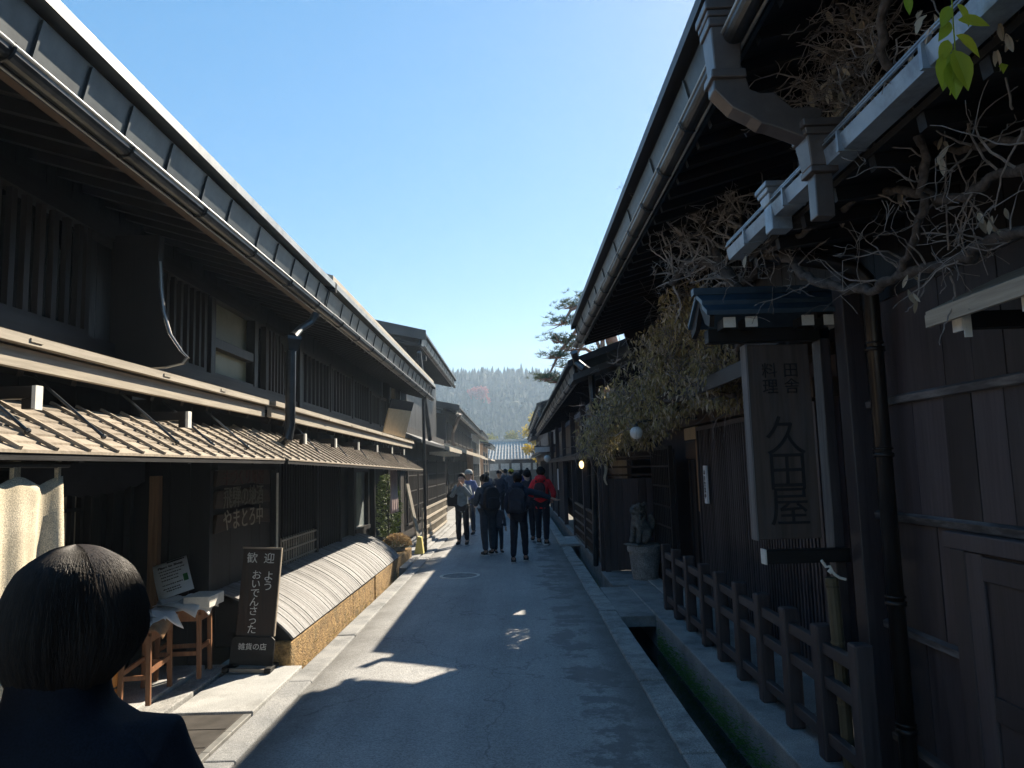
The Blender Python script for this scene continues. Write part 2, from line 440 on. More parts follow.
# asphalt: speckled aggregate, faint wheel paths, damp patches towards the channel, fine cracks
def asphalt():
    m, nt, b = nt_mat('asphalt')
    vec, g = position(nt, (1, 1, 1))
    big = N(nt, 'ShaderNodeTexNoise', Scale=.55, Detail=7.0, Roughness=.65)
    nt.links.new(vec, big.inputs['Vector'])
    base = ramp(nt, big.outputs['Fac'], (.28, .283, .288), (.40, .40, .395))
    sp = N(nt, 'ShaderNodeTexVoronoi', Scale=120.0)
    nt.links.new(vec, sp.inputs['Vector'])
    spv = N(nt, 'ShaderNodeSeparateColor')
    nt.links.new(sp.outputs['Color'], spv.inputs[0])
    f = N(nt, 'ShaderNodeMapRange')
    f.inputs['To Min'].default_value = .7
    f.inputs['To Max'].default_value = 1.32
    nt.links.new(spv.outputs[0], f.inputs['Value'])
    vv = N(nt, 'ShaderNodeVectorMath', operation='SCALE')
    nt.links.new(base, vv.inputs[0])
    nt.links.new(f.outputs['Result'], vv.inputs['Scale'])
    col = vv.outputs[0]
    # damp stains: noise gated by a ridge along x = 0.55
    sep = N(nt, 'ShaderNodeSeparateXYZ')
    nt.links.new(g.outputs['Position'], sep.inputs[0])
    d = N(nt, 'ShaderNodeMath', operation='SUBTRACT')
    nt.links.new(sep.outputs[0], d.inputs[0])
    d.inputs[1].default_value = .62
    ab = N(nt, 'ShaderNodeMath', operation='ABSOLUTE')
    nt.links.new(d.outputs[0], ab.inputs[0])
    gate = N(nt, 'ShaderNodeMapRange')
    gate.inputs['From Min'].default_value = .15
    gate.inputs['From Max'].default_value = .42
    gate.inputs['To Min'].default_value = .06
    gate.inputs['To Max'].default_value = -.12
    nt.links.new(ab.outputs[0], gate.inputs['Value'])
    st = N(nt, 'ShaderNodeTexNoise', Scale=1.7, Detail=9.0, Roughness=.72)
    nt.links.new(vec, st.inputs['Vector'])
    sm = N(nt, 'ShaderNodeMath', operation='ADD')
    nt.links.new(st.outputs['Fac'], sm.inputs[0])
    nt.links.new(gate.outputs['Result'], sm.inputs[1])
    stf = N(nt, 'ShaderNodeMapRange')
    stf.inputs['From Min'].default_value = .53
    stf.inputs['From Max'].default_value = .585
    stf.inputs['To Max'].default_value = .8
    nt.links.new(sm.outputs[0], stf.inputs['Value'])
    col = mixc(nt, stf.outputs['Result'], col, (.10, .103, .108))
    # dirt along both edges and worn paler tracks
    e1 = N(nt, 'ShaderNodeMath', operation='ADD'); nt.links.new(sep.outputs[0], e1.inputs[0]); e1.inputs[1].default_value = .425
    e2 = N(nt, 'ShaderNodeMath', operation='ABSOLUTE'); nt.links.new(e1.outputs[0], e2.inputs[0])
    dn = N(nt, 'ShaderNodeTexNoise', Scale=2.3, Detail=6.0, Roughness=.7); nt.links.new(vec, dn.inputs['Vector'])
    e3 = N(nt, 'ShaderNodeMath', operation='MULTIPLY_ADD'); nt.links.new(dn.outputs['Fac'], e3.inputs[0]); e3.inputs[1].default_value = .5; nt.links.new(e2.outputs[0], e3.inputs[2])
    e4 = N(nt, 'ShaderNodeMapRange'); e4.inputs['From Min'].default_value = 1.32; e4.inputs['From Max'].default_value = 1.68; e4.inputs['To Max'].default_value = .75
    nt.links.new(e3.outputs[0], e4.inputs['Value'])
    col = mixc(nt, e4.outputs['Result'], col, (.10, .098, .09))
    mp2 = N(nt, 'ShaderNodeMapping'); mp2.inputs['Scale'].default_value = (1.6, .12, 1)
    nt.links.new(g.outputs['Position'], mp2.inputs['Vector'])
    tr_ = N(nt, 'ShaderNodeTexNoise', Scale=1.0, Detail=5.0, Roughness=.6); nt.links.new(mp2.outputs['Vector'], tr_.inputs['Vector'])
    tv = N(nt, 'ShaderNodeMapRange'); tv.inputs['From Min'].default_value = .35; tv.inputs['From Max'].default_value = .65; tv.inputs['To Min'].default_value = .8; tv.inputs['To Max'].default_value = 1.15
    nt.links.new(tr_.outputs['Fac'], tv.inputs['Value'])
    v3 = N(nt, 'ShaderNodeVectorMath', operation='SCALE'); nt.links.new(col, v3.inputs[0]); nt.links.new(tv.outputs['Result'], v3.inputs['Scale'])
    col = v3.outputs[0]
    # cracks
    wv = N(nt, 'ShaderNodeTexNoise', Scale=3.0, Detail=4.0)
    nt.links.new(vec, wv.inputs['Vector'])
    mv = N(nt, 'ShaderNodeVectorMath', operation='MULTIPLY_ADD')
    nt.links.new(wv.outputs['Color'], mv.inputs[0])
    mv.inputs[1].default_value = (.5, .5, .5)
    nt.links.new(vec, mv.inputs[2])
    vo = N(nt, 'ShaderNodeTexVoronoi', Scale=.42, feature='DISTANCE_TO_EDGE')
    nt.links.new(mv.outputs[0], vo.inputs['Vector'])
    cf = N(nt, 'ShaderNodeMapRange')
    cf.inputs['From Min'].default_value = .001
    cf.inputs['From Max'].default_value = .005
    cf.inputs['To Min'].default_value = .35
    cf.inputs['To Max'].default_value = 0
    nt.links.new(vo.outputs['Distance'], cf.inputs['Value'])
    col = mixc(nt, cf.outputs['Result'], col, (.03, .03, .032))
    nt.links.new(col, b.inputs['Base Color'])
    rr = N(nt, 'ShaderNodeMapRange')
    rr.inputs['To Min'].default_value = .78
    rr.inputs['To Max'].default_value = .5
    nt.links.new(stf.outputs['Result'], rr.inputs['Value'])
    nt.links.new(rr.outputs['Result'], b.inputs['Roughness'])
    bp = N(nt, 'ShaderNodeBump', Strength=.55, Distance=.006)
    nt.links.new(sp.outputs['Distance'], bp.inputs['Height'])
    nt.links.new(bp.outputs['Normal'], b.inputs['Normal'])
    return m
M['asphalt'] = asphalt()

# ------------------------------------------------------------------ text
def text(body, size, mat, parent, mw, name='lettering', depth=.002, spacing=1.0, bold=.0, align='CENTER'):
    if '\n' in body:
        ls = body.split('\n')
        for i, q in enumerate(ls):
            o = text(q, size, mat, parent, mw @ Matrix.Translation((0, ((len(ls) - 1) / 2 - i) * size * spacing, 0)), name, depth, 1, bold, align)
        return o
    c = bpy.data.curves.new(name, 'FONT')
    c.body = body
    c.size = size
    c.align_x = align
    c.align_y = 'CENTER'
    c.space_line = spacing
    c.extrude = depth
    c.offset = 0 if any(ord(q) > 0x2e00 for q in body) else bold
    t = bpy.data.objects.new(name + '_tmp', c)
    COL.objects.link(t)
    dg = bpy.context.evaluated_depsgraph_get()
    me = bpy.data.meshes.new_from_object(t.evaluated_get(dg))
    bpy.data.objects.remove(t)
    bpy.data.curves.remove(c)
    me.name = name
    me.materials.clear()
    me.materials.append(mat)
    off = Vector(parent['_w'])
    me.transform(Matrix.Translation(-off) @ mw)
    o = bpy.data.objects.new(name, me)
    COL.objects.link(o)
    o.parent = parent
    o['_w'] = list(off)
    return o

def frame_m(origin, right, up):
    r, u = Vector(right).normalized(), Vector(up).normalized()
    n = r.cross(u)
    m = Matrix((r, u, n)).transposed().to_4x4()
    m.translation = Vector(origin)
    return m

# ------------------------------------------------------------------ skin bodies
def skin_mesh(name, nodes, edges, levels=2):
    keys = list(nodes)
    idx = {k: i for i, k in enumerate(keys)}
    me = bpy.data.meshes.new(name)
    me.from_pydata([nodes[k][0] for k in keys], [(idx[a], idx[b]) for a, b in edges], [])
    o = bpy.data.objects.new(name + '_tmp', me)
    COL.objects.link(o)
    md = o.modifiers.new('skin', 'SKIN')
    md.use_smooth_shade = True
    sv = me.skin_vertices[0].data
    for k in keys:
        r = nodes[k][1]
        sv[idx[k]].radius = (r, r) if not isinstance(r, tuple) else r
        sv[idx[k]].use_root = False
    sv[0].use_root = True
    if levels:
        sb = o.modifiers.new('sub', 'SUBSURF')
        sb.levels = levels
        sb.render_levels = levels
    dg = bpy.context.evaluated_depsgraph_get()
    out = bpy.data.meshes.new_from_object(o.evaluated_get(dg))
    bpy.data.objects.remove(o)
    bpy.data.meshes.remove(me)
    out.name = name
    out.polygons.foreach_set('use_smooth', [True] * len(out.polygons))
    return out

def link_mesh(me, name, mat, parent):
    me.materials.clear()
    me.materials.append(mat)
    o = bpy.data.objects.new(name, me)
    COL.objects.link(o)
    o.parent = parent
    o['_w'] = [0, 0, 0]
    return o

# ================================================================== setting
# ground sheet to the horizon, road, kerbs, channels
g = MB()
g.add([(-900, -60, -.55), (900, -60, -.55), (900, 1500, -.55), (-900, 1500, -.55)], [(0, 1, 2, 3)])
structure(g.build('ground', M['earth']))

rd = MB()
nx, ny = 24, 240
x0, x1, y0, y1 = -1.85, 1.0, -6.0, 88.0
vs = []
for j in range(ny + 1):
    y = y0 + (y1 - y0) * (j / ny) ** 1.6
    for i in range(nx + 1):
        x = x0 + (x1 - x0) * i / nx
        c = (x - (x0 + x1) / 2) / 1.42
        z = .0 + .022 * (1 - c * c) + .006 * noise.noise((x * .9, y * .5, 3))
        vs.append((x, y, z))
fs = [(j * (nx + 1) + i, j * (nx + 1) + i + 1, (j + 1) * (nx + 1) + i + 1, (j + 1) * (nx + 1) + i) for j in range(ny) for i in range(nx)]
rd.add(vs, fs)
structure(rd.build('road', M['asphalt'], smooth=True))
b = MB(); b.box(x0, x1, y0, y1, -.55, -.035)
structure(b.build('road_base', M['concrete']))

# right side: row of granite kerb stones, water channel, concrete ledge, covered stretch
b = MB()
y = -4.0
while y < 80:
    L = R.uniform(.55, 1.0) if y < 30 else 4
    w = .012
    b.obox((1.115 + R.uniform(-.006, .006), y + L / 2, -.16 + R.uniform(-.004, .008)), (.11, 0, 0), (R.uniform(-.003, .003), L / 2 - w / 2, 0), (0, 0, .175))
    y += L
structure(b.build('kerb', M['stone'], bevel=.012))
b = MB()
for (a0, a1) in ((-4, 9.2), (11.5, 80)):
    b.box(1.228, 1.66, a0, a1, -.5, -.40)
structure(b.build('channel_bed', M['stone_dark']))
b = MB()
b.add([(1.23, -4, -.36), (1.66, -4, -.36), (1.66, 80, -.36), (1.23, 80, -.36)], [(0, 1, 2, 3)])
structure(b.build('water', M['water']))
b = MB()
b.box(1.23, 1.70, 9.25, 11.45, -.12, .012)
structure(b.build('pavement', M['concrete'], bevel=.01))
b = MB()
b.box(1.655, 6.5, -4, 11.45, -.55, .03)
b.box(1.42, 6.5, 11.46, 13.0, -.55, .035)
structure(b.build('pavement', M['concrete'], bevel=.012))
b = MB()
for k in range(9):
    b.box(2.02, 2.95, 4.62 + k * .9, 5.50 + k * .9, .03, .045 + R.uniform(0, .004))
structure(b.build('pavement', M['slab'], bevel=.006))

# left side: concrete kerb, slabs, apron
b = MB()
y = -4
while y < 80:
    L = 1.8 if y < 30 else 6
    b.box(-2.06, -1.852, y, y + L - .008, -.3, .022 + R.uniform(-.004, .004))
    y += L
structure(b.build('kerb', M['concrete'], bevel=.012))
b = MB()
b.box(-2.72, -2.075, 5.95, 7.28, -.3, .035)
structure(b.build('pavement', M['slab'], bevel=.008))
b = MB()
b.box(-2.74, -2.075, -4, 5.94, -.55, .0)
for k in range(10):
    b.box(-2.94, -2.75, -1 + k * .83, -1 + k * .83 + .82, -.3, .06)
structure(b.build('pavement', M['stone'], bevel=.01))
b = MB()
b.box(-6, -2.95, -4, 7.30, -.55, .095)
structure(b.build('pavement', M['slab'], bevel=.01))
b = MB()
b.box(-6, -2.07, 14.05, 80, -.55, .05)
structure(b.build('pavement', M['concrete'], bevel=.01))
b = MB()
b.box(-2.40, -2.06, 7.29, 14.04, -.5, -.34)
structure(b.build('channel_bed', M['stone_dark']))

# moss on the channel wall, dry grass in the far gutter, grass against the ochre wall
b = MB()
for k in range(5200):
    y = R.uniform(3.4, 9.1) if R.random() < .8 else R.uniform(11.6, 20)
    band = .5 + .5 * noise.noise((y * 1.1, 2.2, 0))
    z = -.35 + abs(R.gauss(0, .10)) + .10 * band * R.random()
    if z > -.03:
        continue
    c = Vector((1.653, y, z))
    d = Vector((-R.uniform(.4, 1), R.uniform(-.6, .6), R.uniform(-.3, .9)))
    b.leaf(c, d, (R.uniform(-1, 1), R.uniform(-1, 1), 1), R.uniform(.015, .05), R.uniform(.006, .012))
stuff(b.build('moss', M['moss'], fixn=False), 'bright green moss on the inner wall of the roadside channel', 'moss')
b = MB()
for k in range(700):
    y = R.uniform(11.6, 28)
    c = Vector((R.uniform(1.26, 1.62), y, -.36))
    d = Vector((R.uniform(-.5, .5), R.uniform(-.5, .5), R.uniform(.5, 1)))
    b.leaf(c, d, (R.uniform(-1, 1), R.uniform(-1, 1), .3), R.uniform(.08, .28), .008)
stuff(b.build('dry_grass', M['grass_dry'], fixn=False), 'straw coloured dry grass growing in the far stretch of the channel', 'grass')
b = MB()
for k in range(1500):
    y = R.uniform(7.4, 13.9)
    c = Vector((-2.20 + R.uniform(-.02, .01), y, -.34 + abs(R.gauss(0, .14))))
    d = Vector((R.uniform(0, .9), R.uniform(-.6, .6), R.uniform(.2, 1)))
    b.leaf(c, d, (1, R.uniform(-1, 1), .3), R.uniform(.02, .07), .008)
stuff(b.build('dry_grass', M['grass_dry'], fixn=False), 'thin dry grass tufts growing on the sunlit ochre wall under the curved shingles', 'grass')

# hills with a forest
def hill_h(x, y):
    t = max(0.0, min(1.0, (y - 190) / 130.0))
    s = t * t * (3 - 2 * t)
    ridge = 33 + 5 * math.sin(x * .016 + 1.9) - .10 * (x + 20) * (1 if x > -20 else -.3) * .55 + 4 * noise.noise((x * .02, 1.3, 0))
    return s * max(6, ridge) - .5
b = MB()
nx, ny = 60, 16
vs = [(-420 + 840 * i / nx, 185 + 260 * j / ny, hill_h(-420 + 840 * i / nx, 185 + 260 * j / ny)) for j in range(ny + 1) for i in range(nx + 1)]
b.add(vs, [(j * (nx + 1) + i, j * (nx + 1) + i + 1, (j + 1) * (nx + 1) + i + 1, (j + 1) * (nx + 1) + i) for j in range(ny) for i in range(nx)])
structure(b.build('hills', M['hill'], smooth=True))
b = MB()
RF = random.Random(3)
cnt = 0
while cnt < 3200:
    y = RF.uniform(195, 345)
    x = RF.uniform(-75, 65) * y / 300.0 - 8
    z = hill_h(x, y)
    H = RF.uniform(2.6, 6.2) * (1.25 if RF.random() < .1 else 1)
    Wd = H * RF.uniform(.22, .36)
    nl = 6
    for k in range(nl):
        zz = z + H * (.1 + .9 * k / nl)
        rr = Wd * (1 - k / nl) ** .8 + .15
        n = 7
        ph = RF.uniform(0, 6)
        top = (x, y, zz + H * .30)
        ring = [(x + rr * RF.uniform(.6, 1.25) * math.cos(ph + 6.283 * j / n), y + rr * RF.uniform(.6, 1.25) * math.sin(ph + 6.283 * j / n), zz - RF.uniform(0, .5)) for j in range(n)]
        b.add([top] + ring, [(0, 1 + j, 1 + (j + 1) % n) for j in range(n)])
    cnt += 1
for k in range(420):
    y = RF.uniform(195, 320); x = RF.uniform(-75, 65) * y / 300.0 - 8
    if noise.noise((x * .05, y * .03, 2)) < .05:
        continue
    z = hill_h(x, y)
    for q_ in range(4):
        n0 = len(b.v)
        b.sphere((x + RF.gauss(0, .9), y + RF.gauss(0, .9), z + RF.uniform(1.2, 3.2)), (RF.uniform(.9, 1.7), RF.uniform(.9, 1.7), RF.uniform(.8, 1.4)), 8, 6)
        b.v[n0:] = [tuple(Vector(p_) + Vector((RF.gauss(0, .16), RF.gauss(0, .16), RF.gauss(0, .16)))) for p_ in b.v[n0:]]
stuff(b.build('forest', M['forest'], fixn=False), 'hazy blue green conifer forest covering the hill at the end of the street', 'forest')

# ================================================================== eaves
def eave(parent, s, X, z, Y0, Y1, wallx, run=5.0, slope=.30, gut='metal', edge='roof_edge', fas='fascia', panel=.46, strap=.9, rafters=True, endcap=True, tan=False):
    """roof with gutter, fascia and rafters; s = +1 right of the street, -1 left"""
    def q(dx, dz):
        return (X + s * dx, z + dz)
    r = MB()
    r.prism([q(-.03, .345), q(-.035, .40), q(run, .40 + run * slope), q(run, .345 + run * slope)], 'y', Y0, Y1)
    y = Y0 + .45
    while y < Y1:                                             # standing seams
        r.bar((X + s * -.02, y, z + .407), (X + s * run, y, z + .407 + run * slope), .025, .02)
        y += .45
    roof = r.build('roof', M[edge], parent)
    f = MB()
    y = Y0
    while y < Y1 - .02:
        L = min(panel * R.uniform(.75, 1.3), Y1 - y)
        f.prism([q(.10, .075), q(.115, .075), q(.055, .325), q(.04, .325)], 'y', y + .004, y + L - .004)
        f.prism([q(.085, .09), q(.101, .09), q(.045, .315), q(.03, .315)], 'y', y + L - .022, y + L - .006)
        y += L
    f.prism([q(.14, .08), q(.16, .08), q(.16, .34), q(.14, .34)], 'y', Y0, Y1)
    f.build('fascia', M[fas], parent)
    gt = MB()
    pts = [(.046 - .046 * math.cos(math.pi * k / 8), .062 - .046 * math.sin(math.pi * k / 8)) for k in range(9)]
    gt.prism([q(*p) for p in pts] + [q(.082, .066), q(.046, .03), q(.01, .066)], 'y', Y0 - .02, Y1 + .02)
    y = Y0 + .4
    while y < Y1:
        gt.tube([(X + s * (.046 - .055 * math.cos(a)), y, z + .062 - .055 * math.sin(a)) for a in [math.pi * k / 6 for k in range(7)]], .007, 5)
        gt.tube([(X - s * .008, y, z + .075), (X + s * .09, y, z + .11)], .007, 5)
        y += strap
    go = gt.build('gutter', M[gut], parent)
    gt = MB()
    gt.tube([(X - s * .001, Y0 - .02, z + .070), (X - s * .001, Y1 + .02, z + .070)], .009, 8)
    go2 = gt.build('rim', M['rim'], go)
    gt = MB()
    gt.tube([(X + s * .085, Y0 - .02, z + .018), (X + s * .085, Y1 + .02, z + .018)], .008, 8)
    gt.build('rim', M['rim'], go)
    sf = MB()
    wd = abs(wallx - X)
    sf.prism([q(.16, .10), q(.16, .13), q(wd + .3, .13 + (wd + .3) * slope), q(wd + .3, .10 + (wd + .3) * slope)], 'y', Y0, Y1)
    if rafters:
        y = Y0 + .04
        while y < Y1:
            sf.bar((X + s * .165, y, z + .075), (X + s * (wd + .1), y, z + .075 + (wd - .06) * slope), .05, .065)
            y += .27
    sf.build('soffit', M['black_x'], parent)
    if tan:
        t = MB()
        t.box(min(X + s * .13, X + s * .18), max(X + s * .13, X + s * .18), Y0, Y1, z + .04, z + .06)
        t.build('eave_board', M['brown_y'], parent)
    if endcap:
        for yy in (Y0 - .03, Y1 + .001):
            e = MB()
            e.prism([q(-.03, .30), q(-.03, .41), q(run, .41 + run * slope), q(run, .28 + run * slope)], 'y', yy, yy + .028)
            e.build('bargeboard', M['black_x'], parent)
    return roof

def boards(b, X0, X1, Y0, Y1, z0, z1, w=.24, gap=.006):
    """upright boards of a wall that lies in a plane X = const"""
    y = Y0
    while y < Y1 - .01:
        L = min(w * R.uniform(.85, 1.15), Y1 - y)
        j = R.uniform(-.002, .002)
        b.box(X0 + j, X1 + j, y + gap / 2, y + L - gap / 2, z0, z1)
        y += L

def lattice(parent, X, Y0, Y1, z0, z1, step=.09, wbar=.03, dbar=.035, rails=(), frame=.05, mat='black_v', name='lattice', back=None, s=1):
    """upright bars in a frame, one mesh = one window's lattice; s points into the house"""
    b = MB()
    y = Y0 + step / 2
    while y < Y1:
        b.box(X - dbar / 2, X + dbar / 2, y - wbar / 2, y + wbar / 2, z0, z1)
        y += step
    for r in rails:
        b.box(X - dbar / 2 - .004, X + dbar / 2 + .004, Y0, Y1, r - .014, r + .014)
    if frame:
        f = dbar / 2 + .012
        b.box(X - f, X + f, Y0 - frame, Y1 + frame, z0 - frame, z0)
        b.box(X - f, X + f, Y0 - frame, Y1 + frame, z1, z1 + frame)
        b.box(X - f, X + f, Y0 - frame, Y0, z0, z1)
        b.box(X - f, X + f, Y1, Y1 + frame, z0, z1)
    o = b.build(name, M[mat], parent)
    if back:
        p = MB()
        xx = X + s * .06
        p.box(min(xx, xx + s * .01), max(xx, xx + s * .01), Y0, Y1, z0, z1)
        p.build('pane', M[back], o)
    return o

def mid_eave(parent, X, z, Y0, Y1, wallx, ztop, tilt=0.0):
    """the low roof between the storeys, seen as a pale weathered beam from the street (left side)"""
    b = MB()
    b.obox((X, (Y0 + Y1) / 2, z + .045), (.02, 0, 0), (0, (Y1 - Y0) / 2, tilt), (0, 0, .045))
    b.build('eave_board', M['grey_wood_y'], parent)
    b = MB()
    b.obox((X + .012, (Y0 + Y1) / 2, z + .125), (.05, 0, 0), (0, (Y1 - Y0) / 2, tilt), (0, 0, .022))
    b.prism([(X - .04, z + .15), (X + .06, z + .15), (wallx, ztop), (wallx, ztop - .05)], 'y', Y0, Y1)
    y = Y0 + .5
    while y < Y1:
        b.box(X + .06, X + .068, y, y + .09, z + .118, z + .135)
        y += R.uniform(.9, 1.5)
    b.build('lower_roof', M['grey_wood_y'], parent)
    b = MB()
    b.prism([(X - .03, z + .02), (X - .03, z + .06), (wallx - .3, z + .30), (wallx - .3, z + .24)], 'y', Y0, Y1)
    y = Y0 + .1
    while y < Y1:
        b.bar((X - .03, y, z + .0), (wallx - .3, y, z + .22), .045, .06)
        y += .42
    b.build('soffit', M['black_x'], parent)

def awning(parent, Xf, zf0, zf1, Xb, dz, Y0, Y1, seed=0):
    """slatted wooden awning with battens; zf0/zf1 the front edge's height at both ends"""
    RA = random.Random(seed)
    def zf(y):
        return zf0 + (zf1 - zf0) * (y - Y0) / (Y1 - Y0)
    b = MB()
    n = 7                                                      # boards that run along the street, overlapping like clapboard
    for k in range(n):
        t0, t1 = k / n, (k + 1) / n
        xa, xb = Xf + (Xb - Xf) * t0, Xf + (Xb - Xf) * t1
        for (ya, yb) in [(Y0 + (Y1 - Y0) * i / 4, Y0 + (Y1 - Y0) * (i + 1) / 4 - .003) for i in range(4)]:
            vs = []
            for (x, t, e) in ((xa, t0, .016), (xb, t1, .006)):
                for y in (ya, yb):
                    vs += [(x, y, zf(y) + dz * t + e), (x, y, zf(y) + dz * t + e - .013)]
            b.add(vs, [(0, 2, 6, 4), (1, 5, 7, 3), (0, 1, 3, 2), (4, 6, 7, 5), (0, 4, 5, 1), (2, 3, 7, 6)])
    top = b.build('awning', M['grey_wood_x'], parent)
    b = MB()
    y = Y0 + .06
    while y < Y1:
        b.bar((Xf + .004, y, zf(y) + .021), (Xb, y + RA.uniform(-.01, .01), zf(y) + dz + .021), .02, .015)
        y += .232 * RA.uniform(.93, 1.07)
    b.build('batten', M['grey_wood_x'], top)
    b = MB()
    b.obox((Xf - .016, (Y0 + Y1) / 2, (zf0 + zf1) / 2 - .012), (.010, 0, 0), (0, (Y1 - Y0) / 2, (zf1 - zf0) / 2), (0, 0, .013))
    y = Y0 + .3
    while y < Y1:
        b.bar((Xf - .02, y, zf(y) - .02), (Xb, y, zf(y) + dz - .02), .04, .035)
        y += 1.1
    b.build('awning_frame', M['black_y'], top)
    return zf

def strut(parent, y, Xf, zf, Xb, zb, mat='metal'):
    b = MB()
    b.tube([(Xb, y, zb), (Xf, y + .02, zf)], .008, 6)
    b.sphere((Xf, y + .02, zf), .014, 8, 6)
    b.build('awning_strut', M[mat], parent)

def bracket(parent, y, X, z):
    b = MB()
    b.box(X - .45, X, y - .025, y + .025, z - .028, z + .028)
    b.box(X - .06, X - .003, y - .022, y + .022, z - .075, z - .028)
    o = b.build('bracket', M['black_x'], parent, bevel=.004)
    c = MB()
    c.box(X, X + .006, y - .026, y + .026, z - .078, z + .03)
    c.box(X - .010, X + .003, y - .028, y - .0255, z - .074, z + .029)
    c.build('end_cap', M['white_end'], o)

def downpipe(parent, pts, r, mat, rings=()):
    b = MB()
    b.tube(pts, r, 12)
    for p in rings:
        b.tube([Vector(p) - Vector((0, 0, .015)), Vector(p) + Vector((0, 0, .015))], r * 1.22, 12)
    return b.build('downpipe', M[mat], parent, smooth=False)

# ================================================================== left shop house A
A = thing('townhouse', 'black timber shop house with a cream cloth banner hanging from its tan slatted awning', 'house', (-4.5, 3, 0))
b = MB()
boards(b, -3.78, -3.70, -3, 7.15, .09, 2.7)
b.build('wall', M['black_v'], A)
b = MB()                                                       # return wall that faces the camera, then the board wall with the carved plaques
x = -3.70
while x < -2.96:
    b.box(x, x + .19, 7.15, 7.22, .09, 2.6)
    x += .195
b.build('wall', M['black_v'], A)
b = MB()
boards(b, -3.02, -2.95, 7.15, 9.0, .0, 2.6, w=.3)
b.build('wall', M['brown_v'], A)
b = MB(); b.box(-3.02, -2.90, 9.0, 9.12, .0, 2.5)
b.build('corner_post', M['black_v'], A, bevel=.006)
b = MB(); b.box(-2.897, -2.885, 9.04, 9.085, .3, 1.86)
b.build('painted_lit_strip', M['white_end'], A)  # added pale strip, paints the light on the corner post
for yy in (4.6, 6.35):
    b = MB(); b.box(-3.69, -3.57, yy - .06, yy + .06, .095, 2.4)
    b.build('post', M['black_v'], A, bevel=.006)
b = MB(); b.box(-3.47, -3.38, 7.06, 7.145, .095, 1.86)
b.build('post', M['tan_v'], A, bevel=.006)
b = MB(); b.box(-3.69, -3.55, -3, 7.14, 1.93, 2.12); b.box(-2.95, -2.86, 7.16, 9.0, 1.9, 2.05)
b.build('lintel', M['black_y'], A)
b = MB()                                                       # dark curtain with a sagging hem over the doorway
pts = [(5.2 + 1.9 * k / 24, 1.90 - .10 - .09 * math.sin(math.pi * k / 24) + .012 * math.sin(k * 2.2)) for k in range(25)]
b.prism([(5.2, 1.97)] + pts + [(7.1, 1.97)], 'x', -3.54, -3.53)
b.build('curtain', M['dark_cloth'], A)
b = MB()                                                       # shoji screen beside the door
for k in range(4):
    b.box(-3.66, -3.64, 5.52, 5.54 + 0, .2, 1.86)
for yy in (5.30, 5.57, 5.84, 6.11, 6.24):
    b.box(-3.67, -3.62, yy - .022, yy + .022, .15, 1.88)
for zz in (.17, .55, .92, 1.28, 1.60, 1.86):
    b.box(-3.668, -3.622, 5.28, 6.26, zz - .016, zz + .016)
sh = b.build('window', M['black_v'], A)
b = MB(); b.box(-3.685, -3.66, 5.30, 6.24, .17, 1.86); b.build('pane', M['shoji'], sh)
b = MB()                                                       # sliding door of dark panels
for yy in (6.45, 6.75, 7.05):
    b.box(-3.68, -3.62, yy - .03, yy + .03, .1, 1.9)
for zz in (.13, .9, 1.87):
    b.box(-3.678, -3.622, 6.42, 7.08, zz - .03, zz + .03)
dr = b.build('door', M['black_v'], A)
b = MB(); b.sphere((-3.61, 6.72, 1.0), .018, 8, 6); b.build('handle', M['white_end'], dr)
# upper storey
b = MB()
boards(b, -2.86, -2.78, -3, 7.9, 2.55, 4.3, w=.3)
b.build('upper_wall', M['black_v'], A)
b = MB(); b.box(-2.78, -2.64, -3, 7.9, 2.56, 2.74); b.box(-2.78, -2.66, -3, 7.9, 3.44, 3.56)
b.build('lintel', M['black_y'], A)
lattice(A, -2.70, 2.2, 3.2, 2.78, 3.44, step=.115, wbar=.045, mat='brown_v', back='pane', s=-1)
lattice(A, -2.70, 3.32, 4.55, 2.78, 3.44, step=.125, wbar=.045, mat='brown_v', back='pane', s=-1)
lattice(A, -2.70, 5.15, 6.35, 2.78, 3.44, step=.12, wbar=.04, mat='brown_v', back='pane', s=-1)
b = MB()
for yy in (6.52, 7.62):
    b.box(-2.78, -2.66, yy - .05, yy + .05, 2.74, 3.44)
b.box(-2.77, -2.67, 6.57, 7.57, 3.00, 3.09); b.box(-2.77, -2.67, 6.57, 7.57, 2.74, 2.77)
w = b.build('window', M['black_v'], A, bevel=.004)
b = MB(); b.box(-2.775, -2.75, 6.57, 7.57, 2.77, 3.44); b.build('pane', M['glass_blind'], w)
# sleeve board that hangs from the wall, pale strip paints in its lit edge
prof = [(-2.68, 3.48), (-2.36, 3.48), (-2.37, 3.30), (-2.36, 3.12), (-2.34, 2.96), (-2.29, 2.80), (-2.21, 2.68), (-2.17, 2.64), (-2.20, 2.60), (-2.32, 2.575), (-2.5, 2.57), (-2.68, 2.58)]
b = MB(); b.prism(prof, 'y', 4.86, 4.93)
sl = b.build('sleeve_wall', M['black_v'], A)
b = MB(); b.tube([(p[0] + .006, 4.88, p[1]) for p in prof[2:10]], .008, 6); b.build('painted_lit_edge', M['rim'], sl)
eave(A, -1, -1.90, 3.46, -4, 7.75, -2.8, tan=True)
mid_eave(A, -2.25, 2.36, -3, 6.62, -2.8, 2.62)
zfA = awning(A, -1.90, 1.955, 1.955, -2.38, .27, -2.5, 6.15, 1)
for y in (2.2, 3.05, 3.62, 4.42, 4.95, 5.6):
    strut(A, y, -2.02, zfA(y) + .10, -2.36, 2.36)
for y in (1.9, 3.28, 4.82):
    bracket(A, y, -2.12, 2.24)

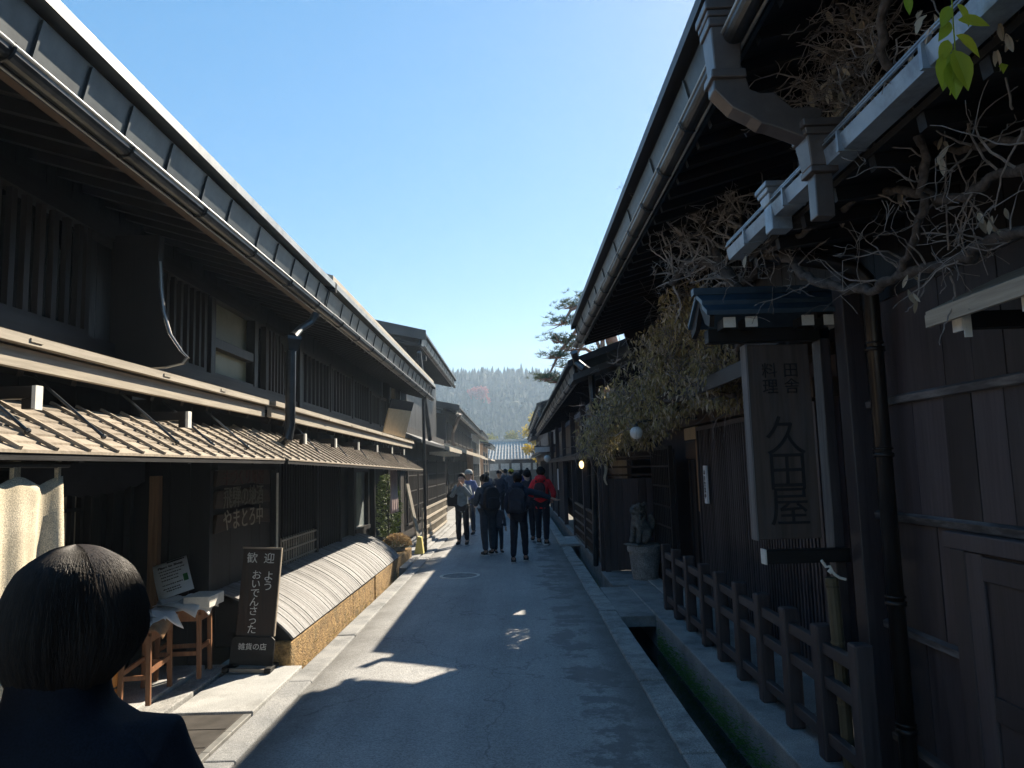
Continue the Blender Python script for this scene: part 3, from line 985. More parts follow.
# ================================================================== left house B
B = thing('townhouse', 'black timber house with the curved shingle skirt along its foot and white plaster upstairs', 'house', (-4.5, 13, 0))
b = MB()
boards(b, -3.05, -2.98, 9.13, 15.3, .0, 2.6, w=.3)
boards(b, -3.05, -2.98, 16.9, 17.5, .0, 2.6, w=.3)
b.box(-3.4, -3.3, 15.3, 16.9, .0, 2.6)
b.build('wall', M['black_v'], B)
for yy in (10.85, 12.3, 13.3, 15.25, 16.95, 17.45):
    b = MB(); b.box(-2.975, -2.87, yy - .05, yy + .05, .0, 2.45)
    b.build('post', M['black_v'], B, bevel=.005)
lattice(B, -2.93, 9.2, 10.75, .55, 2.1, step=.115, wbar=.028, mat='black_v', back='pane', s=-1)
b = MB()                                                       # pale copy over its lower half, sunlight put into the colour
y = 9.2
while y < 10.75:
    b.box(-2.90, -2.885, y, y + .028, .55, 1.06); y += .105
for zz in (.62, .76, .90, 1.03):
    b.box(-2.884, -2.874, 9.18, 10.78, zz - .012, zz + .012)
b.build('lattice', M['grey_wood_y'], B)
lattice(B, -2.93, 10.95, 12.2, .55, 2.1, step=.13, wbar=.03, back='pane', s=-1)
b = MB()
for yy in (13.45, 14.65):
    b.box(-2.975, -2.88, yy - .05, yy + .05, .75, 1.9)
b.box(-2.97, -2.86, 13.4, 14.7, .75, .82); b.box(-2.97, -2.88, 13.4, 14.7, 1.83, 1.9)
w = b.build('window', M['black_v'], B)
b = MB(); b.box(-2.965, -2.95, 13.5, 14.6, .82, 1.83); b.build('pane', M['pale_pane'], w)
b = MB(); b.box(-2.95, -2.85, 9.1, 17.5, 1.98, 2.12)
b.build('lintel', M['black_y'], B)
b = MB()
boards(b, -2.86, -2.78, 7.91, 15.65, 2.5, 4.3, w=.22)
b.build('upper_wall', M['black_v'], B)
b = MB(); b.box(-2.86, -2.77, 15.66, 17.3, 2.5, 4.25)
b.build('plaster_wall', M['plaster'], B)
b = MB(); b.box(-2.78, -2.66, 7.91, 17.3, 2.52, 2.72)
b.build('lintel', M['black_y'], B)
lattice(B, -2.70, 8.0, 8.95, 2.76, 3.44, step=.11, wbar=.04, mat='brown_v', back='pane', s=-1)
for (ya, yb) in ((9.35, 10.75), (10.95, 12.25), (12.45, 13.75)):
    o = lattice(B, -2.72, ya, yb, 2.76, 3.40, step=.20, wbar=.02, mat='black_v', name='shutter')
    b = MB(); boards(b, -2.765, -2.745, ya, yb, 2.76, 3.40, w=.2); b.build('board_panel', M['black_v'], o)
for (ya, yb) in ((13.95, 14.7), (14.9, 15.55)):
    lattice(B, -2.70, ya, yb, 2.76, 3.30, step=.15, wbar=.03, mat='brown_v', name='window', back='pane', s=-1)
for yy in (9.15, 15.7, 17.2):
    b = MB(); b.box(-2.77, -2.63, yy - .06, yy + .06, 2.5, 3.9)
    b.build('post', M['black_v'], B, bevel=.005)
b = MB(); b.box(-2.765, -2.70, 16.75, 16.9, 2.5, 3.9); b.build('post', M['grey_wood_y'], B)
# the roof of B is a little higher and starts where A's ends
eave(B, -1, -1.895, 3.46, 7.80, 17.7, -2.8, edge='roof_edge', panel=.5)
b = MB(); b.prism([(-1.90, 3.865), (-1.90, 3.955), (-5, 4.885), (-5, 4.82)], 'y', 7.78, 17.72)
b.build('roof_cap', M['grey_wood_y'], B)
mid_eave(B, -2.25, 2.34, 6.80, 16.2, -2.8, 2.60, -.03)
zfB = awning(B, -1.90, 1.955, 1.835, -2.40, .30, 6.25, 15.4, 2)
for y in (7.6, 8.9, 10.2, 11.6, 13.0, 14.4):
    bracket(B, y, -2.14, 2.22)
    strut(B, y + .3, -2.08, zfB(y) + .12, -2.32, 2.34)
# downpipe between the two: gutter outlet, crank, hopper, straight pipe, foot bend
b = MB()
q = [P(316, 314, X=-1.93), P(311, 322, X=-1.97), P(300, 329, X=-2.04), P(293, 337, X=-2.07)]
b.tube(q, [.04, .035, .035, .045], 10)
hp = P(291, 342, X=-2.08)
b.lathe([(.10, .05), (.105, .02), (.075, -.03), (.06, -.09)], hp, 4)
b.tube([hp + Vector((0, 0, -.08)), P(290, 425, X=-2.08), P(288, 438, X=-2.09), P(278, 446, X=-2.2), P(262, 449, X=-2.45)], [.047, .047, .047, .045, .045], 12)
b.build('downpipe', M['metal'], B)
# post with downpipe at the far end
b = MB(); b.tube([(-2.02, 16.6, .05), (-2.02, 16.6, 3.42), (-1.96, 16.6, 3.50)], .035, 10)
b.build('downpipe', M['black_paint'], B)
b = MB(); b.box(-6, -2.8, -3, 9.0, 2.64, 2.70); b.build('ceiling', M['black_x'], A)
b = MB(); b.box(-6, -2.8, 9.01, 17.5, 2.62, 2.68); b.build('ceiling', M['black_x'], B)
# curved shingle skirt on an ochre footing
b = MB()
D0, D1 = 7.35, 13.95
prof = []
for k in range(15):
    t = k / 14
    a = t * math.pi / 2
    prof.append((-2.96 + .78 * (.6 * t + .4 * math.sin(a)), .27 + .47 * (.6 * (1 - t) + .4 * math.cos(a))))
nrow = 120
for i in range(nrow):
    ya, yb = D0 + (D1 - D0) * i / nrow, D0 + (D1 - D0) * (i + 1) / nrow
    e = R.uniform(-.0035, .0035)
    poly = [(x + e, z + e) for x, z in prof] + [(prof[-1][0] - .02 + e, prof[-1][1] - .012)] + [(x - .012 + e, z - .014 + e) for x, z in reversed(prof[:-1])]
    b.prism(poly, 'y', ya + .0008, yb - .0008)
# round the far end down
sk = b.build('shingle_skirt', M['shingle'], B, bevel=0)
b = MB(); b.prism([(-2.96, .72)] + [(x - .025, z - .02) for x, z in prof] + [(-2.22, .2), (-2.96, .2)], 'y', D0 + .03, D1 - .03)
b.build('skirt_end', M['black_x'], sk)
b = MB()
y = 7.32
while y < 14.0:
    L = R.uniform(1.1, 2.2)
    for (za, zb) in ((-.5, .245),):
        b.obox((-2.33, y + L / 2, (za + zb) / 2), (.13 + R.uniform(-.012, .012), 0, 0), (0, L / 2 - .006, 0), (0, 0, (zb - za) / 2))
    y += L
b.build('footing', M['earth_wall'], B, bevel=.02)

# ================================================================== left houses C, D, E and the end of the street
C = thing('townhouse', 'tall dark house whose wide eave rises above its neighbours behind the pale lattice railing', 'house', (-4.5, 24, 0))
b = MB(); boards(b, -2.9, -2.8, 18.2, 29.6, .05, 3.0, w=.35); b.prism([(-8, .05), (-2.82, .05), (-2.82, 5.1), (-8, 6.3)], 'y', 19.5, 19.6)
b.build('wall', M['brown_v'], C)
b = MB(); boards(b, -3.2, -3.1, 19.6, 29.6, 2.7, 5.2, w=.4); b.build('upper_wall', M['black_v'], C)
eave(C, -1, -2.30, 5.05, 19.4, 29.6, -3.15, run=6, slope=.24, edge='roof_dark', strap=1.5, panel=.8)
b = MB()
b.prism([(-2.26, 5.25), (-2.26, 5.52), (-8.3, 6.98), (-8.3, 6.6)], 'y', 19.32, 19.36)
b.build('bargeboard', M['roof_dark'], C)
b = MB(); b.box(-2.9, -2.3, 19.6, 19.72, 4.75, 4.87)
b.build('corbel', M['black_x'], C)
b = MB()
b.prism([(-2.25, 2.50), (-2.25, 2.58), (-3.2, 3.0), (-3.2, 2.9)], 'y', 18.0, 24.0)
b.build('lower_roof', M['roof_dark'], C)
b = MB()
b.prism([(-2.1, 2.42), (-2.1, 2.56), (-3.2, 2.95), (-3.2, 2.8)], 'y', 24.05, 29.6)
b.build('lower_roof', M['grey_wood_y'], C)
for k in range(7):
    b = MB(); b.box(-2.9, -2.16, 24.4 + k * .8, 24.5 + k * .8, 2.33, 2.42); b.build('bracket', M['white_end'], C)
for (ya, yb) in ((18.9, 20.6), (21.0, 22.8), (23.2, 25.6), (26.0, 29.0)):
    lattice(C, -2.74, ya, yb, .5, 2.1, step=.22, wbar=.05, rails=(.9, 1.3, 1.7), mat='brown_v', name='window', back='pale_pane' if ya < 20 else 'pane', s=-1)
b = MB(); b.tube([P(430, 440, X=-2.34), P(419, 352, X=-2.4)], .06, 8)
b.build('downpipe', M['metal'], C)

Dh = thing('townhouse', 'low dark gabled house with a brown crooked downpipe just beyond the tall house', 'house', (-4.5, 40, 0))
b = MB(); boards(b, -3.0, -2.9, 31.5, 50, .05, 4.6, w=.5); b.prism([(-9, .05), (-2.92, .05), (-2.92, 4.15), (-9, 5.4)], 'y', 31.3, 31.4)
b.build('wall', M['brown_v'], Dh)
eave(Dh, -1, -2.30, 4.05, 31, 50.5, -2.95, run=6, slope=.22, edge='roof_dark', strap=2, panel=1)
b = MB(); b.prism([(-2.26, 4.25), (-2.26, 4.5), (-8.3, 5.83), (-8.3, 5.55)], 'y', 30.90, 30.95)
b.build('bargeboard', M['roof_dark'], Dh)
b = MB(); b.prism([(-2.0, 2.45), (-2.0, 2.6), (-3, 2.95), (-3, 2.85)], 'y', 31, 50)
b.build('lower_roof', M['grey_wood_y'], Dh)
for k in range(6):
    lattice(Dh, -2.86, 32 + k * 3, 34.4 + k * 3, .5, 2.2, step=.3, wbar=.07, rails=(1.0, 1.6), mat='brown_v', name='window', back='pane', s=-1)
    lattice(Dh, -2.86, 32 + k * 3, 34.4 + k * 3, 3.1, 3.8, step=.3, wbar=.06, mat='brown_v', name='window', back='pane', s=-1)
b = MB(); b.tube([P(460, 414, X=-2.3), P(456, 424, X=-2.5), P(453, 432, X=-2.7), P(453, 462, X=-2.75)], .08, 8)
b.build('downpipe', M['duct'], Dh)
b = MB(); b.box(-2.88, -2.5, 44.5, 44.7, .05, 3.0); b.build('sleeve_wall', M['tan_v'], Dh)

def small_house(label, s, X, y0, y1, h, wallm, rows, seed, edge='roof_dark'):
    RS = random.Random(seed)
    H = thing('townhouse', label, 'house', (s * 5, (y0 + y1) / 2, 0))
    b = MB(); xa, xb = sorted((s * (abs(X) + .8), s * 9)); b.box(xa, xb, y0 + .1, y1 - .1, 0, h + .1)
    b.build('wall', M[wallm], H)
    eave(H, s, X, h - .35, y0, y1, X + s * .8, run=6, slope=.25, edge=edge, strap=3, panel=1.5, rafters=False)
    b = MB(); b.prism([(X + s * .1, 2.5), (X + s * .1, 2.62), (X + s * .9, 2.9), (X + s * .9, 2.8)], 'y', y0, y1)
    b.build('lower_roof', M['grey_wood_y'], H)
    y = y0 + .5
    while y < y1 - 2:
        for (za, zb) in ((.4, 2.1), (h - 1.6, h - .7)):
            lattice(H, X + s * .76, y, y + 1.9, za, zb, step=.38, wbar=.09, rails=((za + zb) / 2,), mat=RS.choice(['grey_wood_y', 'brown_v', 'black_v']), name='window', back=RS.choice(['pane', 'pale_pane']), s=s)
        y += 2.5
    return H
small_house('sunny far house with pale lattice windows closing the left row before the cross street', -1, -2.2, 52, 64, 4.4, 'plaster', 2, 5)
small_house('farthest pale house at the end of the left row beside the tiled gate roof', -1, -2.0, 65.5, 78, 3.9, 'tan_v', 2, 6)

T = thing('tiled_house', 'house with a sunlit grey tiled roof that closes the street at its far end', 'house', (0, 90, 0))
b = MB(); b.box(-7, 6, 90, 96, -.1, 2.8); b.build('wall', M['black_x'], T)
b = MB()
b.add([(-3.6, 89.2, 2.75), (3.6, 89.2, 2.75), (3.2, 93.5, 5.1), (-3.2, 93.5, 5.1), (3.6, 98, 2.75), (-3.6, 98, 2.75)], [(0, 1, 2, 3), (3, 2, 4, 5), (0, 3, 5), (1, 4, 2)])
for k in range(19):
    x = -3.5 + k * .39
    b.tube([(x, 89.15, 2.8), (x * .9, 93.5, 5.16)], .07, 6)
for k in range(6):
    zz = 2.80 + k * .39
    yy = 89.2 + (zz - 2.75) / 2.35 * 4.3
    b.box(-3.55 + k * .06, 3.55 - k * .06, yy - .05, yy, zz - .02, zz + .035)
b.box(-3.3, 3.3, 93.3, 93.7, 5.05, 5.35)
b.build('roof', noisy('grey_tiles', (.42, .39, .35), (.58, .55, .50), scale=3, rough=.9, bump=.1), T)
for k in range(5):
    w = MB(); x = -3 + k * 1.3
    w.box(x, x + 1.0, 89.93, 89.99, 1.5, 2.3)
    w.build('window', M['pale_pane'], T)

# ================================================================== right house R1
H1 = thing('townhouse', 'black plank walled inn with upright lattice and moulded square duct that bare vines climb', 'house', (4.5, 4, 0))
b = MB()
zb = [0.03, .25, .88, 1.51, 2.17, 3.30]
for k in range(5):
    y = -3.0
    while y < 4.5:
        if k in (1, 2) and 1.9 < y < 3.62 and True:
            pass
        L = R.choice([.23, .26, .30])
        j = R.uniform(-.003, .003)
        y2 = min(y + L, 4.5)
        b.box(2.17 + j, 2.21 + j, y + .0025, y2 - .0025, zb[k], zb[k + 1])
        y = y2
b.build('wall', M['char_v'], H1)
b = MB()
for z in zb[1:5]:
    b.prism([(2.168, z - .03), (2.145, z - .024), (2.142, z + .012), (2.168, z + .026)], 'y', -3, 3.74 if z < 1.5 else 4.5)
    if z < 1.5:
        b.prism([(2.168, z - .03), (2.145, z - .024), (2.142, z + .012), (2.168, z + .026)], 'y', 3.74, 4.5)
b.build('batten', M['worn_highlight_batten'], H1)
b = MB()
b.box(2.10, 2.165, 3.56, 3.68, .03, 1.40); b.box(2.10, 2.165, 2.0, 2.12, .03, 1.40); b.box(2.095, 2.165, 1.95, 3.72, 1.40, 1.48)
fr = b.build('door_frame', M['char_v'], H1, bevel=.006)
b = MB()
b.box(2.12, 2.16, 2.12, 3.56, .03, 1.395)
for yy in (3.50, 2.82, 2.18):
    b.box(2.105, 2.12, yy - .06, yy + .06, .03, 1.395)
for zz in (.12, .72, 1.33):
    b.box(2.107, 2.12, 2.12, 3.56, zz - .055, zz + .055)
b.build('door', M['char_v'], H1, bevel=.004)
b = MB(); b.box(2.05, 2.25, 4.5, 4.64, 0, 3.3)
b.build('corner_post', M['char_v'], H1, bevel=.008)
b = MB(); b.box(2.25, 2.9, 4.55, 4.62, 0, 3.6); b.box(2.9, 2.97, 4.6, 6.0, 0, 3.6)
b.build('wall', M['char_v'], H1)
# lower roof with a pale box gutter
b = MB()
b.prism([(1.40, 3.13), (1.40, 3.16), (2.4, 3.50), (2.4, 3.46)], 'y', -3, 4.45)
y = -2.9
while y < 4.4:
    b.bar((1.40, y, 3.168), (2.3, y, 3.474), .02, .02); y += .4
b.build('lower_roof', M['roof_dark'], H1)
b = MB()
b.prism([(1.36, 3.085), (1.348, 3.15), (1.355, 3.155), (1.37, 3.147), (1.45, 3.147), (1.45, 3.085)], 'y', -3, 4.47)
b.box(1.342, 1.352, -3, 4.47, 3.167, 3.174); b.box(1.349, 1.358, -3, 4.47, 3.185, 3.193)
y = 1.0
while y < 4.4:
    b.box(1.337, 1.45, y, y + .018, 3.078, 3.165); y += .62
b.build('gutter', M['copper'], H1)
b = MB()
b.prism([(1.46, 3.05), (1.46, 3.08), (2.2, 3.2), (2.2, 3.17)], 'y', -3, 4.4)
y = -2.9
while y < 4.4:
    b.bar((1.47, y, 3.02), (2.2, y, 3.12), .05, .06); y += .36
b.build('soffit', M['black_x'], H1)
b = MB()
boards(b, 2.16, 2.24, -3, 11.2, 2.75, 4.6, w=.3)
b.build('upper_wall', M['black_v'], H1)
for (ya, yb) in ((.2, 2.0), (2.2, 3.9), (4.1, 5.9), (6.1, 7.9)):
    lattice(H1, 2.10, ya, yb, 3.45, 4.02, step=.085, wbar=.03, mat='brown_v', back='pane')
eave(H1, 1, .95, 3.62, -4, 11.2, 2.2, run=5.5, slope=.28, edge='roof_dark', strap=.62, panel=.8)
# moulded square duct: hopper on the gutter, S bend, hopper, pipe, lower hopper
dk = MB()
Y0d = 3.08
def sq(b, c, w, d, z0, z1, w2=None, d2=None):
    w2 = w if w2 is None else w2; d2 = d if d2 is None else d2
    x, y = c
    b.add([(x - w, y - d, z0), (x + w, y - d, z0), (x + w, y + d, z0), (x - w, y + d, z0), (x - w2, y - d2, z1), (x + w2, y - d2, z1), (x + w2, y + d2, z1), (x - w2, y + d2, z1)],
          [(3, 2, 1, 0), (4, 5, 6, 7), (0, 1, 5, 4), (1, 2, 6, 5), (2, 3, 7, 6), (3, 0, 4, 7)])
sq(dk, (.965, Y0d), .085, .10, 3.72, 3.76)
sq(dk, (.965, Y0d), .09, .105, 3.762, 3.79)
sq(dk, (.965, Y0d), .10, .115, 3.792, 3.83)
sq(dk, (.965, Y0d), .062, .075, 3.52, 3.72, .075, .09)
# S bend profile, drawn in XZ and as thick as the duct
cl = [(.965, 3.56), (.975, 3.47), (1.02, 3.40), (1.08, 3.37), (1.13, 3.355), (1.17, 3.33), (1.22, 3.30), (1.30, 3.285), (1.345, 3.27)]
up, lo = [], []
for i, p in enumerate(cl):
    a = Vector(cl[min(i + 1, len(cl) - 1)]) - Vector(cl[max(i - 1, 0)])
    a.normalize()
    n = Vector((-a.y, a.x))
    w = .065 + .012 * math.sin(i * 1.9)
    up.append(tuple(Vector(p) + n * w)); lo.append(tuple(Vector(p) - n * w))
dk.prism(up + lo[::-1], 'y', Y0d - .06, Y0d + .06)
dk.prism([(.89, 3.49), (1.045, 3.49), (1.05, 3.53), (.885, 3.53)], 'y', Y0d - .085, Y0d + .085)
dk.v = [(.965 + (x - .965) * .9 if z > 3.5 else x, Y0d + (y - Y0d) * .78, z) for x, y, z in dk.v]
d1 = dk.build('duct', M['duct'], H1, bevel=.006)
dk = MB()
c2 = (1.35, Y0d)
sq(dk, c2, .10, .10, 3.22, 3.25, .105, .105); sq(dk, c2, .115, .115, 3.252, 3.285); sq(dk, c2, .07, .07, 3.09, 3.22, .09, .09); sq(dk, c2, .076, .076, 3.06, 3.088)
sq(dk, c2, .05, .05, 2.87, 3.06)
dk.v = [(c2[0] + (x - c2[0]) * .78, Y0d + (y - Y0d) * .78, z) for x, y, z in dk.v]
dk.build('hopper', M['duct'], H1, bevel=.005)
dk = MB()
c3 = (1.40, 3.72)
sq(dk, c3, .07, .07, 3.02, 3.16); sq(dk, c3, .10, .10, 3.21, 3.235, .105, .105); sq(dk, c3, .115, .115, 3.237, 3.265); sq(dk, c3, .08, .08, 3.16, 3.208, .09, .09)
dk.v = [(c3[0] + (x - c3[0]) * .75, c3[1] + (y - c3[1]) * .75, z) for x, y, z in dk.v]
dk.build('hopper', M['copper'], H1, bevel=.005)
# round downpipe down the corner of the plank wall
b = MB()
pz = 2.60
b.tube([(1.50, 4.24, 3.07), (1.60, 4.23, 3.03), (1.85, 4.2, 2.98), (2.0, 4.18, 2.93), (2.055, 4.18, 2.87), (2.07, 4.18, 2.78), (2.07, 4.18, .05)], .045, 14)
for z in (2.46, 1.86, 1.05, .38):
    b.tube([(2.07, 4.18, z - .012), (2.07, 4.18, z + .012)], .056, 14)
    b.tube([(2.07, 4.18, z + .03), (2.07, 4.18, z + .04)], .053, 14)
b.build('downpipe', M['pipe'], H1, smooth=True)
# door canopy with white bracket ends
b = MB()
b.prism([(1.82, 2.44), (1.82, 2.475), (2.17, 2.63), (2.17, 2.60)], 'y', 1.2, 3.2)
b.box(1.815, 1.835, 1.2, 3.2, 2.405, 2.46)
cn = b.build('door_canopy', M['grey_wood_y'], H1)
for yy in (3.05, 2.62, 2.2, 1.8):
    b = MB(); b.box(1.875, 2.165, yy - .03, yy + .03, 2.37, 2.44); br = b.build('bracket', M['black_x'], cn)
    c = MB(); c.box(1.862, 1.874, yy - .034, yy + .034, 2.36, 2.435); c.box(1.868, 1.90, yy - .036, yy - .031, 2.33, 2.43); c.build('end_cap', M['white_end'], br)
# lattice front, lintel, door, screen
b = MB(); b.box(2.60, 2.66, 5.9, 13.2, 0, 3.4); b.build('wall', M['char_v'], H1)
b = MB(); b.prism([(2.18, 2.6), (6.4, 2.6), (6.4, 5.1), (2.18, 3.95)], 'y', 11.14, 11.2); b.build('gable_wall', M['black_x'], H1)
b = MB(); b.prism([(1.72, 3.86), (1.78, 3.60), (1.95, 3.42), (2.17, 3.34), (2.17, 4.02), (1.72, 3.94)], 'y', 11.15, 11.21); b.build('gable_sun_blocker', M['black_x'], H1)  # added infill under the eave end, cuts the sun patch on the road
lattice(H1, 2.46, 6.0, 9.85, .16, 2.26, step=.075, wbar=.034, dbar=.05, mat='char_v', back='black_paint')
b = MB(); b.box(2.40, 2.62, 5.9, 12.4, 2.34, 2.50); b.box(2.36, 2.6, 5.9, 12.4, 2.68, 2.78); b.build('lintel', M['brown_y'], H1)
b = MB(); b.box(2.43, 2.47, 9.95, 10.6, 2.16, 2.325); b.build('name_board', M['tan_board'], H1)
b = MB(); b.box(2.44, 2.47, 9.95, 10.6, 1.90, 2.12); b.build('transom', M['brown_y'], H1)
b = MB(); b.box(2.50, 2.54, 9.93, 10.65, .1, 1.88)
for yy in (9.95, 10.3, 10.62):
    b.box(2.47, 2.50, yy - .035, yy + .035, .1, 1.88)
dd = b.build('door', M['brown_v'], H1)
b = MB(); b.box(2.42, 2.46, 9.88, 9.94, 1.2, 2.15); b.build('door_jamb', M['tan_v'], H1)
lattice(H1, 2.26, 10.85, 12.2, .1, 2.05, step=.13, wbar=.03, rails=(.3, .6, .9, 1.2, 1.5, 1.8), mat='brown_v', back='black_paint')
b = MB()
b.prism([(1.95, 2.62), (1.95, 2.70), (2.7, 3.0), (2.7, 2.92)], 'y', 5.8, 11.15)
b.box(1.94, 1.97, 5.8, 11.15, 2.56, 2.64)
b.build('lower_roof', M['roof_dark'], H1)
o = MB(); o.box(2.38, 2.405, 9.32, 9.45, 1.33, 1.80)
pl = tag(o.build('notice_strip', M['paper']), 'narrow white paper strip with upright writing fixed on the dark lattice', 'notice')
text('本\n日\n営\n業\n中', .07, M['ink'], pl, frame_m((2.377, 9.385, 1.565), (0, -1, 0), (0, 0, 1)), spacing=1.05)

# globe lamp on the lintel
L = thing('globe_lamp', 'round white glass lamp under the vine above the stone lion', 'lamp', (1.60, 9.7, 2.25))
b = MB(); b.sphere((1.60, 9.7, 2.25), .085, 20, 14); b.build('lamp_globe', M['globe'], L, smooth=True)
b = MB(); b.tube([(1.60, 9.7, 2.33), (1.62, 9.7, 2.39), (2.0, 9.7, 2.42), (2.40, 9.7, 2.42)], .015, 6); b.sphere((1.60, 9.7, 2.335), .032, 10, 6); b.build('lamp_arm', M['metal'], L)

# ------------------------------------------------------------------ carved sign
S = thing('hanging_sign', 'tall weathered wooden sign with three carved black characters hanging under a little blue metal roof', 'sign', (1.78, 4.85, 0))
xl, xr = P(750, 400, Y=4.8).x, P(812, 400, Y=4.8).x
b = MB(); b.box(xl, xr, 4.80, 4.90, 1.345, 2.60); b.build('sign_board', M['sign_wood'], S, bevel=.006)
b = MB(); b.box(xl - .012, xl - .001, 4.795, 4.905, 1.34, 2.605); b.build('board_edge', M['sign_edge'], S)
cx = (xl + xr) / 2
for i, ch in enumerate('久田屋'):
    text(ch, .27, M['black_paint'], S, frame_m((cx + .01, 4.797, 1.985 - i * .225), (1, 0, 0), (0, 0, 1)), bold=.004, depth=.004)
text('田\n舎', .105, M['black_paint'], S, frame_m((cx + .075, 4.797, 2.37), (1, 0, 0), (0, 0, 1)), spacing=1.0, depth=.003)
text('料\n理', .105, M['black_paint'], S, frame_m((cx - .065, 4.797, 2.37), (1, 0, 0), (0, 0, 1)), spacing=1.0, depth=.003)
b = MB(); b.box(2.03, 2.10, 4.83, 4.93, .03, 2.95); po = b.build('post', M['char_v'], S, bevel=.006)
b = MB(); b.box(2.022, 2.029, 4.815, 4.935, 1.2, 2.62); b.build('post_edge', M['sign_edge'], po)
b = MB(); b.box(1.56, 2.09, 4.74, 4.82, 1.20, 1.285); ar = b.build('arm', M['black_x'], S, bevel=.006)
b = MB(); b.box(1.553, 1.562, 4.735, 4.825, 1.197, 1.29); b.build('end_cap', M['white_end'], ar)
b = MB(); b.box(1.30, 2.10, 4.83, 4.93, 2.63, 2.72); b.build('beam', M['black_x'], S, bevel=.005)
b = MB()
for (ya, za, yb, zbb) in ((4.60, 2.80, 4.72, 2.865), (4.705, 2.885, 4.86, 2.965)):
    for t in (0,):
        b.add([(1.24, ya, za), (2.14, ya, za), (2.14, yb, zbb), (1.24, yb, zbb), (1.24, ya, za - .03), (2.14, ya, za - .03), (2.14, yb, zbb - .03), (1.24, yb, zbb - .03)],
              [(0, 1, 2, 3), (7, 6, 5, 4), (0, 4, 5, 1), (1, 5, 6, 2), (2, 6, 7, 3), (3, 7, 4, 0)])
b.add([(1.24, 4.87, 2.965), (2.14, 4.87, 2.965), (2.14, 5.12, 2.80), (1.24, 5.12, 2.80), (1.24, 4.87, 2.935), (2.14, 4.87, 2.935), (2.14, 5.12, 2.77), (1.24, 5.12, 2.77)],
      [(0, 1, 2, 3), (7, 6, 5, 4), (0, 4, 5, 1), (1, 5, 6, 2), (2, 6, 7, 3), (3, 7, 4, 0)])
b.box(1.22, 2.16, 4.83, 4.90, 2.955, 3.0)
b.build('sign_roof', M['blue_metal'], S)
b = MB(); b.prism([(4.61, 2.765), (4.64, 2.70), (4.74, 2.74), (4.86, 2.88), (4.99, 2.74), (5.1, 2.70), (5.12, 2.765), (4.86, 2.93)], 'x', 1.26, 1.29)
b.build('gable_board', M['brown_v'], S)
for x in (1.36, 1.50, 1.86, 2.0):
    b = MB(); b.box(x, x + .07, 4.66, 4.82, 2.70, 2.76); rb = b.build('rafter', M['black_x'], S)
    b = MB(); b.box(x - .003, x + .073, 4.652, 4.662, 2.697, 2.763); b.build('end_cap', M['white_end'], rb)

# bamboo pole with a knotted white rope
bp = thing('bamboo_pole', 'short bamboo pole with a curled white rope end tied on top beside the fence', 'pole', (1.92, 4.62, 0))
b = MB(); b.tube([(1.93, 4.60, .03), (1.90, 4.60, 1.13)], .038, 12)
for z in (.4, .75, 1.08, 1.10):
    b.tube([(1.93 - .028 * z, 4.6, z - .006), (1.93 - .028 * z, 4.6, z + .006)], .041, 12)
b.build('pole', M['bamboo'], bp)
b = MB(); b.tube([(1.83, 4.56, 1.24), (1.855, 4.56, 1.20), (1.875, 4.55, 1.205), (1.885, 4.55, 1.18), (1.875, 4.55, 1.165), (1.865, 4.55, 1.175), (1.875, 4.55, 1.19), (1.90, 4.55, 1.155), (1.93, 4.55, 1.135), (1.965, 4.55, 1.125)], .009, 6)
b.build('rope', M['white_end'], bp)

# low wooden fence along the channel
Fn = thing('wooden_fence', 'low dark wooden post and rail fence along the mossy channel in front of the lattice', 'fence', (1.87, 7, 0))
ys = [4.22, 4.74, 5.30, 5.86, 6.44, 7.04, 7.62, 8.28, 8.92, 9.52]
for y in ys:
    b = MB(); b.box(1.82, 1.925, y - .052, y + .052, .03, .83); b.build('post', M['char_v'], Fn, bevel=.012)
for i in range(len(ys) - 1):
    for z in (.70, .50, .17):
        b = MB(); b.box(1.845, 1.895, ys[i] + .053, ys[i + 1] - .053, z - .036, z + .036); b.build('rail', M['char_y'], Fn, bevel=.006)

# stone lion on its pedestal
c = (2.02, 12.0)
pd = MB()
pd.lathe([(.195, .035), (.205, .06), (.245, .455), (.242, .46), (.268, .465), (.275, .50), (.272, .555), (.24, .562), (.02, .562)], (c[0], c[1], 0), 28)
tag(pd.build('pedestal', M['stone_dark'], bevel=.006), 'round grey stone pedestal with a thick rim, tapering to the ground under the lion', 'pedestal')
ko = thing('stone_lion', 'grey stone guardian lion sitting on a pedestal by the dark gate', 'statue', (2.0, 12.0, .56))
nd = {'hip': ((.06, 0, .16), .15), 'belly': ((0, 0, .24), .125), 'chest': ((-.07, 0, .36), .115), 'neck': ((-.07, 0, .47), .10), 'head': ((-.085, 0, .56), .105), 'muz': ((-.17, 0, .54), .06), 'nose': ((-.205, 0, .535), .04),
      'crest': ((-.05, 0, .655), .035), 'earl': ((-.05, .085, .61), .03), 'earr': ((-.05, -.085, .61), .03), 'mane1': ((.03, 0, .52), .07), 'mane2': ((.05, 0, .42), .06),
      'sl': ((-.10, .09, .30), .055), 'el': ((-.12, .095, .15), .042), 'pl': ((-.15, .095, .03), .05), 'sr': ((-.10, -.09, .30), .055), 'er': ((-.12, -.095, .15), .042), 'pr': ((-.15, -.095, .03), .05),
      'kl': ((-.01, .14, .14), .085), 'fl': ((-.08, .15, .035), .05), 'kr': ((-.01, -.14, .14), .085), 'fr': ((-.08, -.15, .035), .05), 't1': ((.17, 0, .22), .05), 't2': ((.20, 0, .36), .06), 't3': ((.16, 0, .48), .035)}
